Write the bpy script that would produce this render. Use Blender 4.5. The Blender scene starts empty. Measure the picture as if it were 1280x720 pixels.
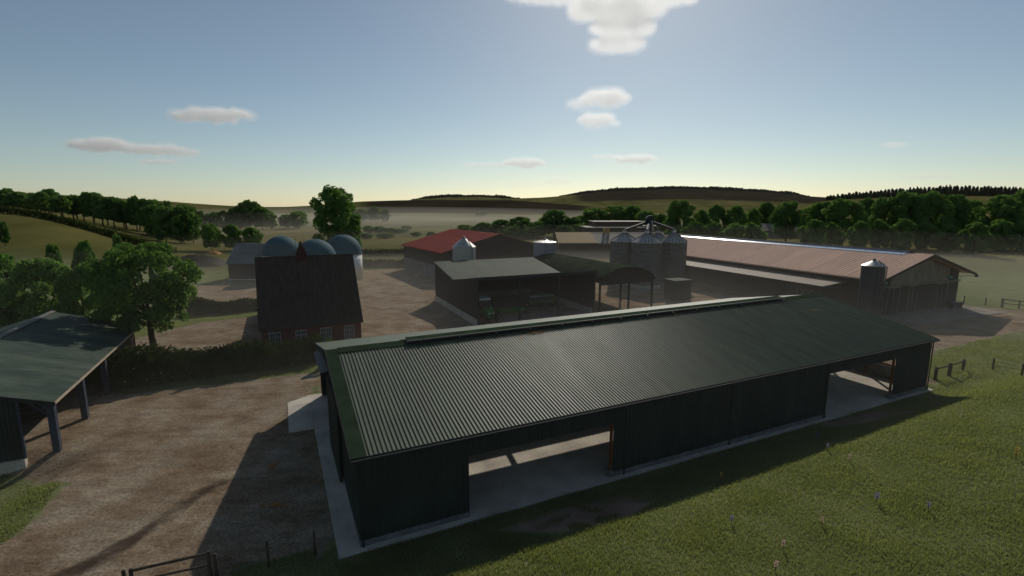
import bpy, math, random
import numpy as np
from mathutils import Vector, Matrix
random.seed(7); np.random.seed(7)
sc = bpy.context.scene
COL = sc.collection
R = math.radians
SKY, SUN, EXPO = .076, 2.95, -.16
ALB = 1.35
AIR, DUST, OZONE = .85, .30, 1.8
HAZE, MIST = .000012, .0008
# ------------------------------------------------------------------ camera frame (used to site things)
CAM_H = 15.0
FPX = 360 / math.tan(R(30))
PITCH = math.atan((360 - 258) / FPX)
CP, SP = math.cos(PITCH), math.sin(PITCH)

def ray(px, py):
    x = (px - 640) / FPX; y = (py - 360) / FPX
    return np.array([x, CP - y * SP, -(y * CP + SP)])
def on_ground(px, py, z=0.0):
    d = ray(px, py); t = (z - CAM_H) / d[2]
    return np.array([0, 0, CAM_H]) + d * t
def at_depth(px, py, Y):
    d = ray(px, py); return np.array([0, 0, CAM_H]) + d * (Y / d[1])

# ------------------------------------------------------------------ mesh helper
class MB:
    def __init__(s): s.v = []; s.f = []
    def add(s, vs, fs):
        o = len(s.v); s.v += [tuple(map(float, p)) for p in vs]; s.f += [tuple(i + o for i in f) for f in fs]; return s
    def box(s, x0, x1, y0, y1, z0, z1):
        return s.hexa([(x0, y0, z0), (x1, y0, z0), (x1, y1, z0), (x0, y1, z0), (x0, y0, z1), (x1, y0, z1), (x1, y1, z1), (x0, y1, z1)])
    def hexa(s, p):
        return s.add(p, [(0, 3, 2, 1), (4, 5, 6, 7), (0, 1, 5, 4), (1, 2, 6, 5), (2, 3, 7, 6), (3, 0, 4, 7)])
    def slab(s, a, b, c, d, t):            # quad a b c d (ccw from above) thickened down by t
        lo = [(p[0], p[1], p[2] - t) for p in (a, b, c, d)]
        return s.hexa(lo + [a, b, c, d])
    def prism_x(s, poly, x0, x1):          # poly in (y,z)
        n = len(poly); vs = [(x0, y, z) for y, z in poly] + [(x1, y, z) for y, z in poly]
        fs = [tuple(range(n))[::-1], tuple(range(n, 2 * n))] + [(i, (i + 1) % n, n + (i + 1) % n, n + i) for i in range(n)]
        return s.add(vs, fs)
    def prism_y(s, poly, y0, y1):          # poly in (x,z)
        n = len(poly); vs = [(x, y0, z) for x, z in poly] + [(x, y1, z) for x, z in poly]
        fs = [tuple(range(n)), tuple(range(n, 2 * n))[::-1]] + [(i, n + i, n + (i + 1) % n, (i + 1) % n) for i in range(n)]
        return s.add(vs, fs)
    def tube(s, p, q, r0, r1=None, n=8):
        r1 = r0 if r1 is None else r1
        p = Vector(p); q = Vector(q); a = (q - p).normalized()
        b = a.orthogonal().normalized(); c = a.cross(b)
        vs = []
        for k, (o, r) in enumerate(((p, r0), (q, r1))):
            for i in range(n):
                t = 2 * math.pi * i / n; vs.append(o + (b * math.cos(t) + c * math.sin(t)) * r)
        fs = [(i, (i + 1) % n, n + (i + 1) % n, n + i) for i in range(n)] + [tuple(range(n))[::-1], tuple(range(n, 2 * n))]
        return s.add(vs, fs)
    def path(s, pts, r, n=8):
        for a, b in zip(pts[:-1], pts[1:]): s.tube(a, b, r, r, n)
        return s
    def bar(s, p, q, w, h):
        p = Vector(p); q = Vector(q); a = (q - p).normalized()
        up = Vector((0, 0, 1)) if abs(a.z) < .95 else Vector((0, 1, 0))
        b = a.cross(up).normalized() * w / 2; c = b.cross(a).normalized() * h / 2
        return s.hexa([p - b - c, p + b - c, q + b - c, q - b - c, p - b + c, p + b + c, q + b + c, q - b + c])
    def lathe(s, prof, n=24, cx=0, cy=0, z0=0):
        vs = []; fs = []
        for r, z in prof:
            for i in range(n):
                t = 2 * math.pi * i / n; vs.append((cx + r * math.cos(t), cy + r * math.sin(t), z0 + z))
        m = len(prof)
        for k in range(m - 1):
            for i in range(n):
                fs.append((k * n + i, k * n + (i + 1) % n, (k + 1) * n + (i + 1) % n, (k + 1) * n + i))
        fs.append(tuple(range(n))[::-1]); fs.append(tuple(range((m - 1) * n, m * n)))
        return s.add(vs, fs)
    def wheel(s, c, axis, r, w, n=18, rin=.0):
        c = Vector(c); a = Vector(axis).normalized()
        prof = [(r * .82, -w / 2), (r * .97, -w / 2 * .9), (r, -w / 4), (r, w / 4), (r * .97, w / 2 * .9), (r * .82, w / 2)]
        b = a.orthogonal().normalized(); d = a.cross(b); vs = []; fs = []
        for rr, z in prof:
            for i in range(n):
                t = 2 * math.pi * i / n; vs.append(c + a * z + (b * math.cos(t) + d * math.sin(t)) * rr)
        for k in range(len(prof) - 1):
            for i in range(n): fs.append((k * n + i, k * n + (i + 1) % n, (k + 1) * n + (i + 1) % n, (k + 1) * n + i))
        fs.append(tuple(range(n))[::-1]); fs.append(tuple(range(5 * n, 6 * n)))
        return s.add(vs, fs)
    def ribs(s, o, du, L, dv, nrm, pitch, depth, vlen=None, top=.38, side=.14, v0len=None):
        """corrugated sheet: origin o, rib spacing along du for L, ribs run along dv; vlen(u)/v0len(u) scale dv per column"""
        o = Vector(o); du = Vector(du).normalized(); dv = Vector(dv); nrm = Vector(nrm).normalized()
        cols = []; k = 0; u = 0.0
        while u < L - 1e-6:
            for fu, h in ((0, 0), (1 - 2 * side - top, 0), (1 - side - top, 1), (1 - side, 1)):
                uu = u + fu * pitch
                if uu <= L: cols.append((uu, h))
            u += pitch
        cols.append((L, 0))
        vs = []
        for uu, h in cols:
            l1 = vlen(uu) if vlen else 1.0; l0 = v0len(uu) if v0len else 0.0
            b = o + du * uu + nrm * (h * depth)
            vs += [b + dv * l0, b + dv * l1]
        fs = [(2 * i, 2 * i + 2, 2 * i + 3, 2 * i + 1) for i in range(len(cols) - 1)]
        return s.add(vs, fs)
    def mesh(s, name, m=None, smooth=False):
        me = bpy.data.meshes.new(name); me.from_pydata(s.v, [], s.f); me.update()
        if m: me.materials.append(m)
        if smooth:
            for p in me.polygons: p.use_smooth = True
        return me
    def build(s, name, m, parent=None, smooth=False, label=None):
        o = bpy.data.objects.new(name, s.mesh(name, m, smooth)); COL.objects.link(o)
        if parent: o.parent = parent
        if label: o['label'] = label
        return o

def tag(o, label=None, cat=None, group=None, kind=None):
    if label: o['label'] = label
    if cat: o['category'] = cat
    if group: o['group'] = group
    if kind: o['kind'] = kind
    return o
def thing(name, label, cat, loc=(0, 0, 0), rz=0, group=None):
    o = bpy.data.objects.new(name, None); COL.objects.link(o)
    o.location = loc; o.rotation_euler = (0, 0, rz); o.empty_display_size = .3
    return tag(o, label, cat, group)
def dup(root, loc, rz, label=None, scale=None, group=None):
    r = root.copy(); COL.objects.link(r); r.location = loc; r.rotation_euler = (0, 0, rz)
    if scale: r.scale = scale
    if label: r['label'] = label
    if group: r['group'] = group
    for ch in list(root.children):
        c = ch.copy(); COL.objects.link(c); c.parent = r
        for g in list(ch.children):
            d = g.copy(); COL.objects.link(d); d.parent = c
    return r

# ------------------------------------------------------------------ materials
def _n(nt, t, **kw):
    n = nt.nodes.new(t)
    for k, v in kw.items():
        if k.startswith('i_'): n.inputs[k[2:].replace('_', ' ')].default_value = v
        else: setattr(n, k, v)
    return n
def mat(name, col, rough=.7, metal=0, var=.25, scale=3.0, stretch=(1, 1, 1), col2=None, bump=0, bscale=40, spec=.12, fine=.12, lo=.35, hi=.65):
    if not metal: col = tuple(min(.8, c * ALB) for c in col); col2 = tuple(min(.85, c * ALB) for c in col2) if col2 else None
    m = bpy.data.materials.new(name); m.use_nodes = True; nt = m.node_tree; N = nt.nodes; Lk = nt.links
    b = N['Principled BSDF']; b.inputs['Roughness'].default_value = rough; b.inputs['Metallic'].default_value = metal
    b.inputs['Specular IOR Level'].default_value = spec
    tc = _n(nt, 'ShaderNodeTexCoord'); mp = _n(nt, 'ShaderNodeMapping'); mp.inputs['Scale'].default_value = stretch
    Lk.new(tc.outputs['Object'], mp.inputs['Vector'])
    no = _n(nt, 'ShaderNodeTexNoise'); no.inputs['Scale'].default_value = scale; no.inputs['Detail'].default_value = 6; no.inputs['Roughness'].default_value = .62
    Lk.new(mp.outputs[0], no.inputs['Vector'])
    cr = _n(nt, 'ShaderNodeValToRGB'); e = cr.color_ramp.elements
    c2 = col2 or tuple(c * (1 + var) for c in col); c1 = tuple(c * (1 - var) for c in col)
    e[0].position = lo; e[0].color = (*c1, 1); e[1].position = hi; e[1].color = (*c2, 1)
    Lk.new(no.outputs['Fac'], cr.inputs['Fac'])
    nf = _n(nt, 'ShaderNodeTexNoise'); nf.inputs['Scale'].default_value = bscale; nf.inputs['Detail'].default_value = 3
    Lk.new(mp.outputs[0], nf.inputs['Vector'])
    mr = _n(nt, 'ShaderNodeMapRange'); mr.inputs['From Min'].default_value = .3; mr.inputs['From Max'].default_value = .7
    mr.inputs['To Min'].default_value = 1 - fine; mr.inputs['To Max'].default_value = 1 + fine
    Lk.new(nf.outputs['Fac'], mr.inputs['Value'])
    mx = _n(nt, 'ShaderNodeVectorMath', operation='SCALE'); Lk.new(cr.outputs['Color'], mx.inputs[0]); Lk.new(mr.outputs[0], mx.inputs['Scale'])
    Lk.new(mx.outputs[0], b.inputs['Base Color'])
    mr2 = _n(nt, 'ShaderNodeMapRange'); mr2.inputs['To Min'].default_value = max(0, rough - .12); mr2.inputs['To Max'].default_value = min(1, rough + .12)
    Lk.new(no.outputs['Fac'], mr2.inputs['Value']); Lk.new(mr2.outputs[0], b.inputs['Roughness'])
    if bump:
        bp = _n(nt, 'ShaderNodeBump'); bp.inputs['Strength'].default_value = bump; bp.inputs['Distance'].default_value = .03
        Lk.new(nf.outputs['Fac'], bp.inputs['Height']); Lk.new(bp.outputs[0], b.inputs['Normal'])
    return m
def leafmat(name, c1, c2, trans=.45, scale=.5, up=0):
    m = bpy.data.materials.new(name); m.use_nodes = True; nt = m.node_tree; N = nt.nodes; Lk = nt.links
    c1 = tuple(c * ALB for c in c1); c2 = tuple(c * ALB for c in c2)
    for x in list(N): N.remove(x)
    out = _n(nt, 'ShaderNodeOutputMaterial'); d = _n(nt, 'ShaderNodeBsdfDiffuse'); t = _n(nt, 'ShaderNodeBsdfTranslucent'); mx = _n(nt, 'ShaderNodeMixShader'); mx.inputs[0].default_value = trans
    tc = _n(nt, 'ShaderNodeTexCoord'); no = _n(nt, 'ShaderNodeTexNoise'); no.inputs['Scale'].default_value = scale; no.inputs['Detail'].default_value = 5
    oi = _n(nt, 'ShaderNodeObjectInfo'); ad = _n(nt, 'ShaderNodeMath', operation='MULTIPLY_ADD'); ad.inputs[1].default_value = .35; 
    Lk.new(tc.outputs['Object'], no.inputs['Vector']); Lk.new(oi.outputs['Random'], ad.inputs[0]); Lk.new(no.outputs['Fac'], ad.inputs[2])
    cr = _n(nt, 'ShaderNodeValToRGB'); e = cr.color_ramp.elements; e[0].position = .4; e[0].color = (*c1, 1); e[1].position = .95; e[1].color = (*c2, 1)
    Lk.new(ad.outputs[0], cr.inputs['Fac'])
    tr = _n(nt, 'ShaderNodeVectorMath', operation='MULTIPLY'); tr.inputs[1].default_value = (1.15, 1.25, .55)
    Lk.new(cr.outputs['Color'], d.inputs['Color']); Lk.new(cr.outputs['Color'], tr.inputs[0]); Lk.new(tr.outputs[0], t.inputs['Color'])
    if up:                              # shading normal bent upward so the blades render brighter, like flat turf
        ge = _n(nt, 'ShaderNodeNewGeometry'); a_ = _n(nt, 'ShaderNodeVectorMath', operation='SCALE'); a_.inputs['Scale'].default_value = 1 - up; Lk.new(ge.outputs['Normal'], a_.inputs[0])
        b_ = _n(nt, 'ShaderNodeVectorMath', operation='ADD'); b_.inputs[1].default_value = (0, 0, up); Lk.new(a_.outputs[0], b_.inputs[0])
        c_ = _n(nt, 'ShaderNodeVectorMath', operation='NORMALIZE'); Lk.new(b_.outputs[0], c_.inputs[0]); Lk.new(c_.outputs[0], d.inputs['Normal'])
    Lk.new(d.outputs[0], mx.inputs[1]); Lk.new(t.outputs[0], mx.inputs[2]); Lk.new(mx.outputs[0], out.inputs['Surface'])
    return m

M = {}
M['roof_green'] = mat('green painted roof sheet', (.056, .074, .042), .56, .0, .28, .9, stretch=(2.2, .25, 1), spec=.36, fine=.06, bscale=8)
M['flash_green'] = mat('green flashing', (.022, .034, .020), .85, 0, .2, 1.0, spec=.0)
M['wall_dark'] = mat('dark green wall sheet', (.019, .026, .022), .7, 0, .2, .8, stretch=(1, 1, .3), spec=.12)
M['trim_dark'] = mat('dark trim', (.019, .023, .022), .8, 0, .2, 2)
M['concrete'] = mat('concrete', (.37, .335, .28), .9, 0, .26, .35, bump=.25, bscale=14, fine=.18)
M['concrete_dark'] = mat('weathered concrete', (.13, .13, .125), .9, 0, .3, 1.2, bump=.3, bscale=12)
M['apron'] = mat('brownish yard concrete', (.165, .140, .115), .9, 0, .28, .5, bump=.2, bscale=12, fine=.2)
M['floor_dirt'] = mat('earth brown shed floor', (.24, .20, .165), .95, 0, .25, .6, fine=.2)
M['steel_rust'] = mat('red oxide steel', (.11, .036, .014), .75, 0, .3, 3)
M['steel_dark'] = mat('dark steel', (.035, .035, .036), .5, .2, .3, 3)
M['roof_weather'] = mat('weathered green roof', (.026, .046, .036), .7, 0, .35, .5, stretch=(.25, 1, 1), col2=(.052, .070, .052), bscale=3, fine=.2)
M['roof_weather_b'] = mat('weathered grey green roof', (.050, .064, .046), .75, 0, .25, .5, stretch=(1, .3, 1), col2=(.080, .094, .068), bscale=4)
M['roof_curved'] = mat('dark green curved roof', (.024, .032, .020), .85, 0, .3, .6, spec=.0)  # plain dark green sheet with random tone and no gloss
M['timber_pale'] = mat('pale timber trim', (.30, .24, .17), .8, 0, .25, 2, stretch=(1, 1, 6))
M['timber_dark'] = mat('dark timber boards', (.040, .031, .026), .85, 0, .4, 2.2, stretch=(6, 6, .4), bscale=20, fine=.25)
M['timber_brown'] = mat('brown timber boards', (.070, .050, .035), .85, 0, .35, 2.0, stretch=(5, 5, .3), bscale=20, fine=.3)
M['post_navy'] = mat('dark blue grey post', (.035, .042, .058), .7, 0, .3, 3)
M['brick'] = mat('dark red brick', (.10, .036, .025), .9, 0, .3, 2.5, bump=.2, bscale=20, fine=.35)
M['brick_red'] = mat('bright red brick', (.036, .012, .010), .9, 0, .3, 2.5, fine=.35, bscale=20)
M['tile_dark'] = mat('dark roof tiles', (.034, .026, .021), .9, 0, .35, 1.2, stretch=(4, .6, .6), fine=.35, bscale=12)
M['white_paint'] = mat('white paint', (.55, .54, .50), .6, 0, .12, 3)
M['glass'] = mat('window glass', (.03, .035, .04), .15, 0, .1, 2, spec=.5)
M['dome'] = mat('teal dome membrane', (.012, .060, .078), .75, 0, .15, .8)
M['tank_white'] = mat('white tank wall', (.55, .53, .50), .6, 0, .12, .8)
M['roof_red'] = mat('red roof sheet', (.24, .020, .014), .85, 0, .2, .6, stretch=(1, .25, 1))
M['roof_grey'] = mat('grey roof sheet', (.14, .145, .14), .65, 0, .25, .5, stretch=(.3, 1, 1))
M['roof_ochre'] = mat('ochre roof sheet', (.26, .15, .045), .7, 0, .3, .5)
M['roof_tan'] = mat('tan grey roof sheet', (.20, .165, .13), .7, 0, .25, .5)
M['roof_pink'] = mat('pink brown fibre cement roof', (.47, .30, .22), .85, 0, .12, .35, stretch=(.25, 1, 1), fine=.10, bscale=5)
M['skylight'] = mat('pale translucent ridge light', (.30, .36, .46), .25, 0, .12, 2)
M['galv'] = mat('galvanised sheet', (.42, .41, .39), .45, .7, .15, 1.5, stretch=(1, 1, .3))
M['bin_grey'] = mat('grain bin sheet', (.085, .082, .072), .6, 0, .2, .8, stretch=(1, 1, 3))
M['gable_plank'] = mat('pale grey brown planks', (.15, .125, .098), .85, 0, .4, 1.6, stretch=(5, 5, .3), fine=.3, bscale=20)
M['window_shaded'] = mat('white window paint dimmed for shade', (.24, .235, .215), .7, 0, .15, 3)  # white paint darkened to stand for the shade on the house front
M['cream_sheet'] = mat('cream grey sheet', (.27, .26, .235), .6, 0, .12, .8, stretch=(1, 1, 3))
M['galv_dull'] = mat('dull grey galvanised sheet', (.15, .148, .135), .6, .25, .15, .8, stretch=(1, 1, 3))
M['galv_lilac'] = mat('lilac grey silo wall', (.24, .235, .26), .6, .2, .12, .8)
M['silo_dark'] = mat('dark silo wall', (.045, .048, .052), .45, .3, .2, 1.0)
M['green_paint'] = mat('tractor green paint', (.05, .24, .04), .4, 0, .12, 3)
M['drill_green'] = mat('dull drill green', (.045, .085, .05), .6, 0, .15, 3)
M['yellow_paint'] = mat('yellow paint', (.50, .36, .03), .45, 0, .12, 3)
M['red_paint'] = mat('red paint', (.32, .03, .02), .5, 0, .15, 3)
M['rubber'] = mat('tyre rubber', (.015, .015, .015), .85, 0, .2, 5)
M['teal'] = mat('teal enamel', (.08, .22, .22), .4, 0, .1, 3)
M['box_green'] = mat('olive grey cabinet paint', (.034, .036, .028), .85, 0, .2, 1.5)
M['bark'] = mat('bark', (.055, .042, .032), .95, 0, .35, 6, stretch=(1, 1, .25), bump=.4, bscale=25)
M['post_wood'] = mat('weathered post wood', (.052, .040, .032), .9, 0, .35, 5, stretch=(1, 1, .2))
M['wire'] = mat('fence wire', (.16, .16, .16), .5, .6, .1, 3)
M['leaf_a'] = leafmat('broad leaves', (.052, .108, .032), (.130, .200, .068), .48)
M['leaf_b'] = leafmat('near tree leaves', (.052, .108, .032), (.140, .205, .075), .52)
M['leaf_dark'] = leafmat('dark tree leaves', (.042, .096, .028), (.122, .195, .064), .46)
M['needle'] = leafmat('conifer needles', (.012, .026, .010), (.030, .050, .018), .25)
M['hedge'] = leafmat('hedge leaves', (.022, .034, .012), (.056, .070, .026), .36)
M['straw'] = mat('orange straw', (.30, .15, .045), .9, 0, .35, 2, bump=.5, bscale=12)
M['soil'] = mat('dark silage', (.018, .015, .010), .95, 0, .4, 1.5, bump=.6, bscale=6)

# ------------------------------------------------------------------ terrain
def S(t): t = np.clip(t, 0, 1); return t * t * (3 - 2 * t)
TH = R(25.34); U2 = np.array([math.cos(TH), math.sin(TH)]); N2 = np.array([-U2[1], U2[0]]); OB = np.array([-6.71, 20.09])
LB, WB = 45.45, 19.9
far_x = np.array([-900, -400, -200, 0, 100, 200, 250, 300, 350, 400, 450, 500, 560, 640, 700, 800, 950, 1100, 1300, 1700, 2200.])
far_y = np.array([240, 236, 238, 240, 245, 251, 255, 258, 259, 256.5, 252, 250.5, 250, 250.5, 255, 262, 264, 262, 258, 256, 254.])
rid_x = np.array([-900, 300, 480, 520, 560, 600, 640, 680, 720, 735, 760, 800, 850, 900, 950, 1000, 1040, 1100, 1200, 1300, 2200.])
rid_y = np.array([262, 262, 253, 249.5, 247, 246.5, 248.5, 247, 244, 242, 240, 239, 236.5, 238.5, 240.5, 245, 247.5, 250, 252, 252, 250.])
con_x = np.array([-900, 800, 950, 1040, 1100, 1150, 1200, 1250, 1300, 1700, 2200.])
con_y = np.array([272, 272, 264, 250, 247.5, 245.5, 245, 246, 246, 246, 250.])
def terrain(x, y):
    x = np.asarray(x, float); y = np.asarray(y, float)
    yy = np.maximum(y, 30.0); px = 640 + 632 * x / yy
    a = -x / np.maximum(y, 60)
    h = 13 * S((a - .60) / .42) * S((y - 70) / 110)
    def ridge(px_, tab_x, tab_y, yr, y0, back):
        z = CAM_H + yr * (258 - np.interp(px_, tab_x, tab_y)) / 632
        return np.maximum(z, 0) * S((y - y0) / (yr - y0)) * (1 - back * S((y - yr) / (yr * .6)))
    h = np.maximum(h * (1 - .6 * S((y - 260) / 500)), ridge(px, far_x, far_y, 950, 560, .8))
    h = np.maximum(h, ridge(px, con_x, con_y, 780, 330, .6))
    h = np.maximum(h, ridge(px, rid_x, rid_y, 1900, 1000, .3))
    # meadow bank in front of the long shed
    du = (x - OB[0]) * U2[0] + (y - OB[1]) * U2[1]; dn = (x - OB[0]) * N2[0] + (y - OB[1]) * N2[1]
    q = -dn - .55 + np.maximum(0, du - 46.2) * .0
    bank = (1.0 * S(q / 4.6) + .05 * np.clip(q - 3.5, 0, 14)) * S((du + 5.5) / 6.5) * (1 + .45 * S((du - 15) / 30)) * (1 - S((q - 30) / 40))
    dip = -.8 * S((-x - 24.5) / 3.5) * S((29.3 - y) / 3.0)
    return h + bank + dip
def tz(x, y): return float(terrain(x, y))

def poly_px(pts): return np.array([on_ground(a, b)[:2] for a, b in pts])
def sd_poly(P, x, y):                       # signed distance, negative inside
    x = x.ravel(); y = y.ravel(); d = np.full(x.shape, 1e9); ins = np.zeros(x.shape, bool); n = len(P)
    for i in range(n):
        ax, ay = P[i]; bx, by = P[(i + 1) % n]
        ex, ey = bx - ax, by - ay; wx, wy = x - ax, y - ay
        t = np.clip((wx * ex + wy * ey) / (ex * ex + ey * ey + 1e-12), 0, 1)
        d = np.minimum(d, (wx - t * ex) ** 2 + (wy - t * ey) ** 2)
        c = ((ay > y) != (by > y)) & (x < (bx - ax) * (y - ay) / (by - ay + 1e-12) + ax)
        ins ^= c
    d = np.sqrt(d); return np.where(ins, -d, d)
def uvn(u, n): return OB + U2 * u + N2 * n
YARD = [
    np.vstack([poly_px([(270, 790), (-60, 790), (-60, 700), (2, 680), (40, 655), (84, 603), (40, 588), (-60, 560)]), poly_px([(-40, 480), (100, 468), (148, 494), (260, 482), (400, 464)]), [uvn(-1, 20), uvn(-1, 8), uvn(-1, 1), uvn(-2.2, -.5)], poly_px([(400, 684), (340, 697), (290, 708)])]),
    np.vstack([poly_px([(170, 452), (150, 427), (250, 403), (322, 395), (322, 374), (244, 378), (236, 360), (330, 345), (452, 351), (455, 338), (507, 335.5), (560, 331), (700, 326), (870, 340)]), [[49, 66], [70, 74]], poly_px([(1240, 384.5), (1256, 387), (1300, 391), (1300, 409), (1230, 424), (1172, 438)]), [uvn(49.5, 3), uvn(49, 1.0), uvn(47, .2), uvn(46, 10), uvn(20, 19), uvn(0, 21)], poly_px([(395, 455), (300, 458)])]),
]
GRASSY = [poly_px([(150, 493), (400, 465), (395, 452), (150, 470)]), poly_px([(240, 396), (322, 389), (322, 380), (240, 384)])]
TRACK = [(poly_px([(95, 722), (150, 692), (215, 648), (262, 612), (288, 603), (285, 596), (250, 610), (190, 655), (110, 700), (60, 722)]), 1.0), (poly_px([(185, 585), (205, 578), (203, 585), (190, 589)]), .8), (poly_px([(40, 655), (95, 625), (105, 627), (60, 652)]), .5), (poly_px([(1090, 410), (1190, 409), (1240, 405), (1180, 414)]), .5)]
DIRT = [(poly_px([(620, 668), (700, 640), (770, 625), (820, 640), (790, 668), (700, 688)]), 1.0), (poly_px([(1010, 530), (1100, 512), (1150, 527), (1110, 537), (1060, 540)]), .8)]
def zones(x, y):
    sh = x.shape
    yard = np.full(x.size, -1e9)
    for P in YARD: yard = np.maximum(yard, -sd_poly(P, x, y))
    for P in GRASSY: yard = np.minimum(yard, sd_poly(P, x, y))
    yard = np.clip(.5 + yard / 1.2, 0, 1)
    mud = np.zeros(x.size)
    for P, w in TRACK: mud = np.maximum(mud, w * np.clip(.75 - sd_poly(P, x, y) / .9, 0, 1))
    dirt = np.zeros(x.size)
    for P, w in DIRT: dirt = np.maximum(dirt, w * np.clip(.5 - sd_poly(P, x, y) / 1.0, 0, 1))
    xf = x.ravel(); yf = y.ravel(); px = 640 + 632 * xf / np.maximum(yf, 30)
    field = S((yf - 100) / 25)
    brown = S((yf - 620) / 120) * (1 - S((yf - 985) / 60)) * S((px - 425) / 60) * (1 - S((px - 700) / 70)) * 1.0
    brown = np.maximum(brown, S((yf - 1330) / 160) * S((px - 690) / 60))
    brown = np.maximum(brown, dirt)
    return [a.reshape(sh) for a in (yard, field, mud, brown)]

def axis(lo, hi, f0, f1, step, g):
    a = list(np.arange(f0, f1 + 1e-6, step)); s = step
    while a[-1] < hi: s *= g; a.append(min(hi, a[-1] + min(s, 70)))
    s = step; b = [a[0]]
    while b[-1] > lo: s *= g; b.append(max(lo, b[-1] - min(s, 70)))
    return np.array(b[1:][::-1] + a)
xs = axis(-3900, 3900, -62, 92, .8, 1.07); ys = axis(-60, 4000, -4, 120, .8, 1.05)
X, Y = np.meshgrid(xs, ys); Z = terrain(X, Y)
Z = Z + np.where(Y > 130, 0, .02 * np.sin(X * 1.3 + 2 * np.sin(Y * .7)) * np.cos(Y * 1.1))
zn = zones(X, Y)
Z = Z - .01
nx, ny = len(xs), len(ys)
me = bpy.data.meshes.new('ground')
co = np.stack([X, Y, Z], -1).reshape(-1, 3)
idx = np.arange(nx * ny).reshape(ny, nx)
qd = np.stack([idx[:-1, :-1], idx[:-1, 1:], idx[1:, 1:], idx[1:, :-1]], -1).reshape(-1, 4)
me.vertices.add(len(co)); me.vertices.foreach_set('co', co.ravel())
me.loops.add(qd.size); me.loops.foreach_set('vertex_index', qd.ravel().astype(np.int32))
me.polygons.add(len(qd)); me.polygons.foreach_set('loop_start', np.arange(0, qd.size, 4, dtype=np.int32))
me.polygons.foreach_set('use_smooth', np.ones(len(qd), bool)); me.update(); me.validate()
ca = me.color_attributes.new('zone', 'FLOAT_COLOR', 'POINT')
ca.data.foreach_set('color', np.stack(zn, -1).reshape(-1, 4).astype(np.float32).ravel())
ground = bpy.data.objects.new('ground', me); COL.objects.link(ground); ground['kind'] = 'structure'

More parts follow.
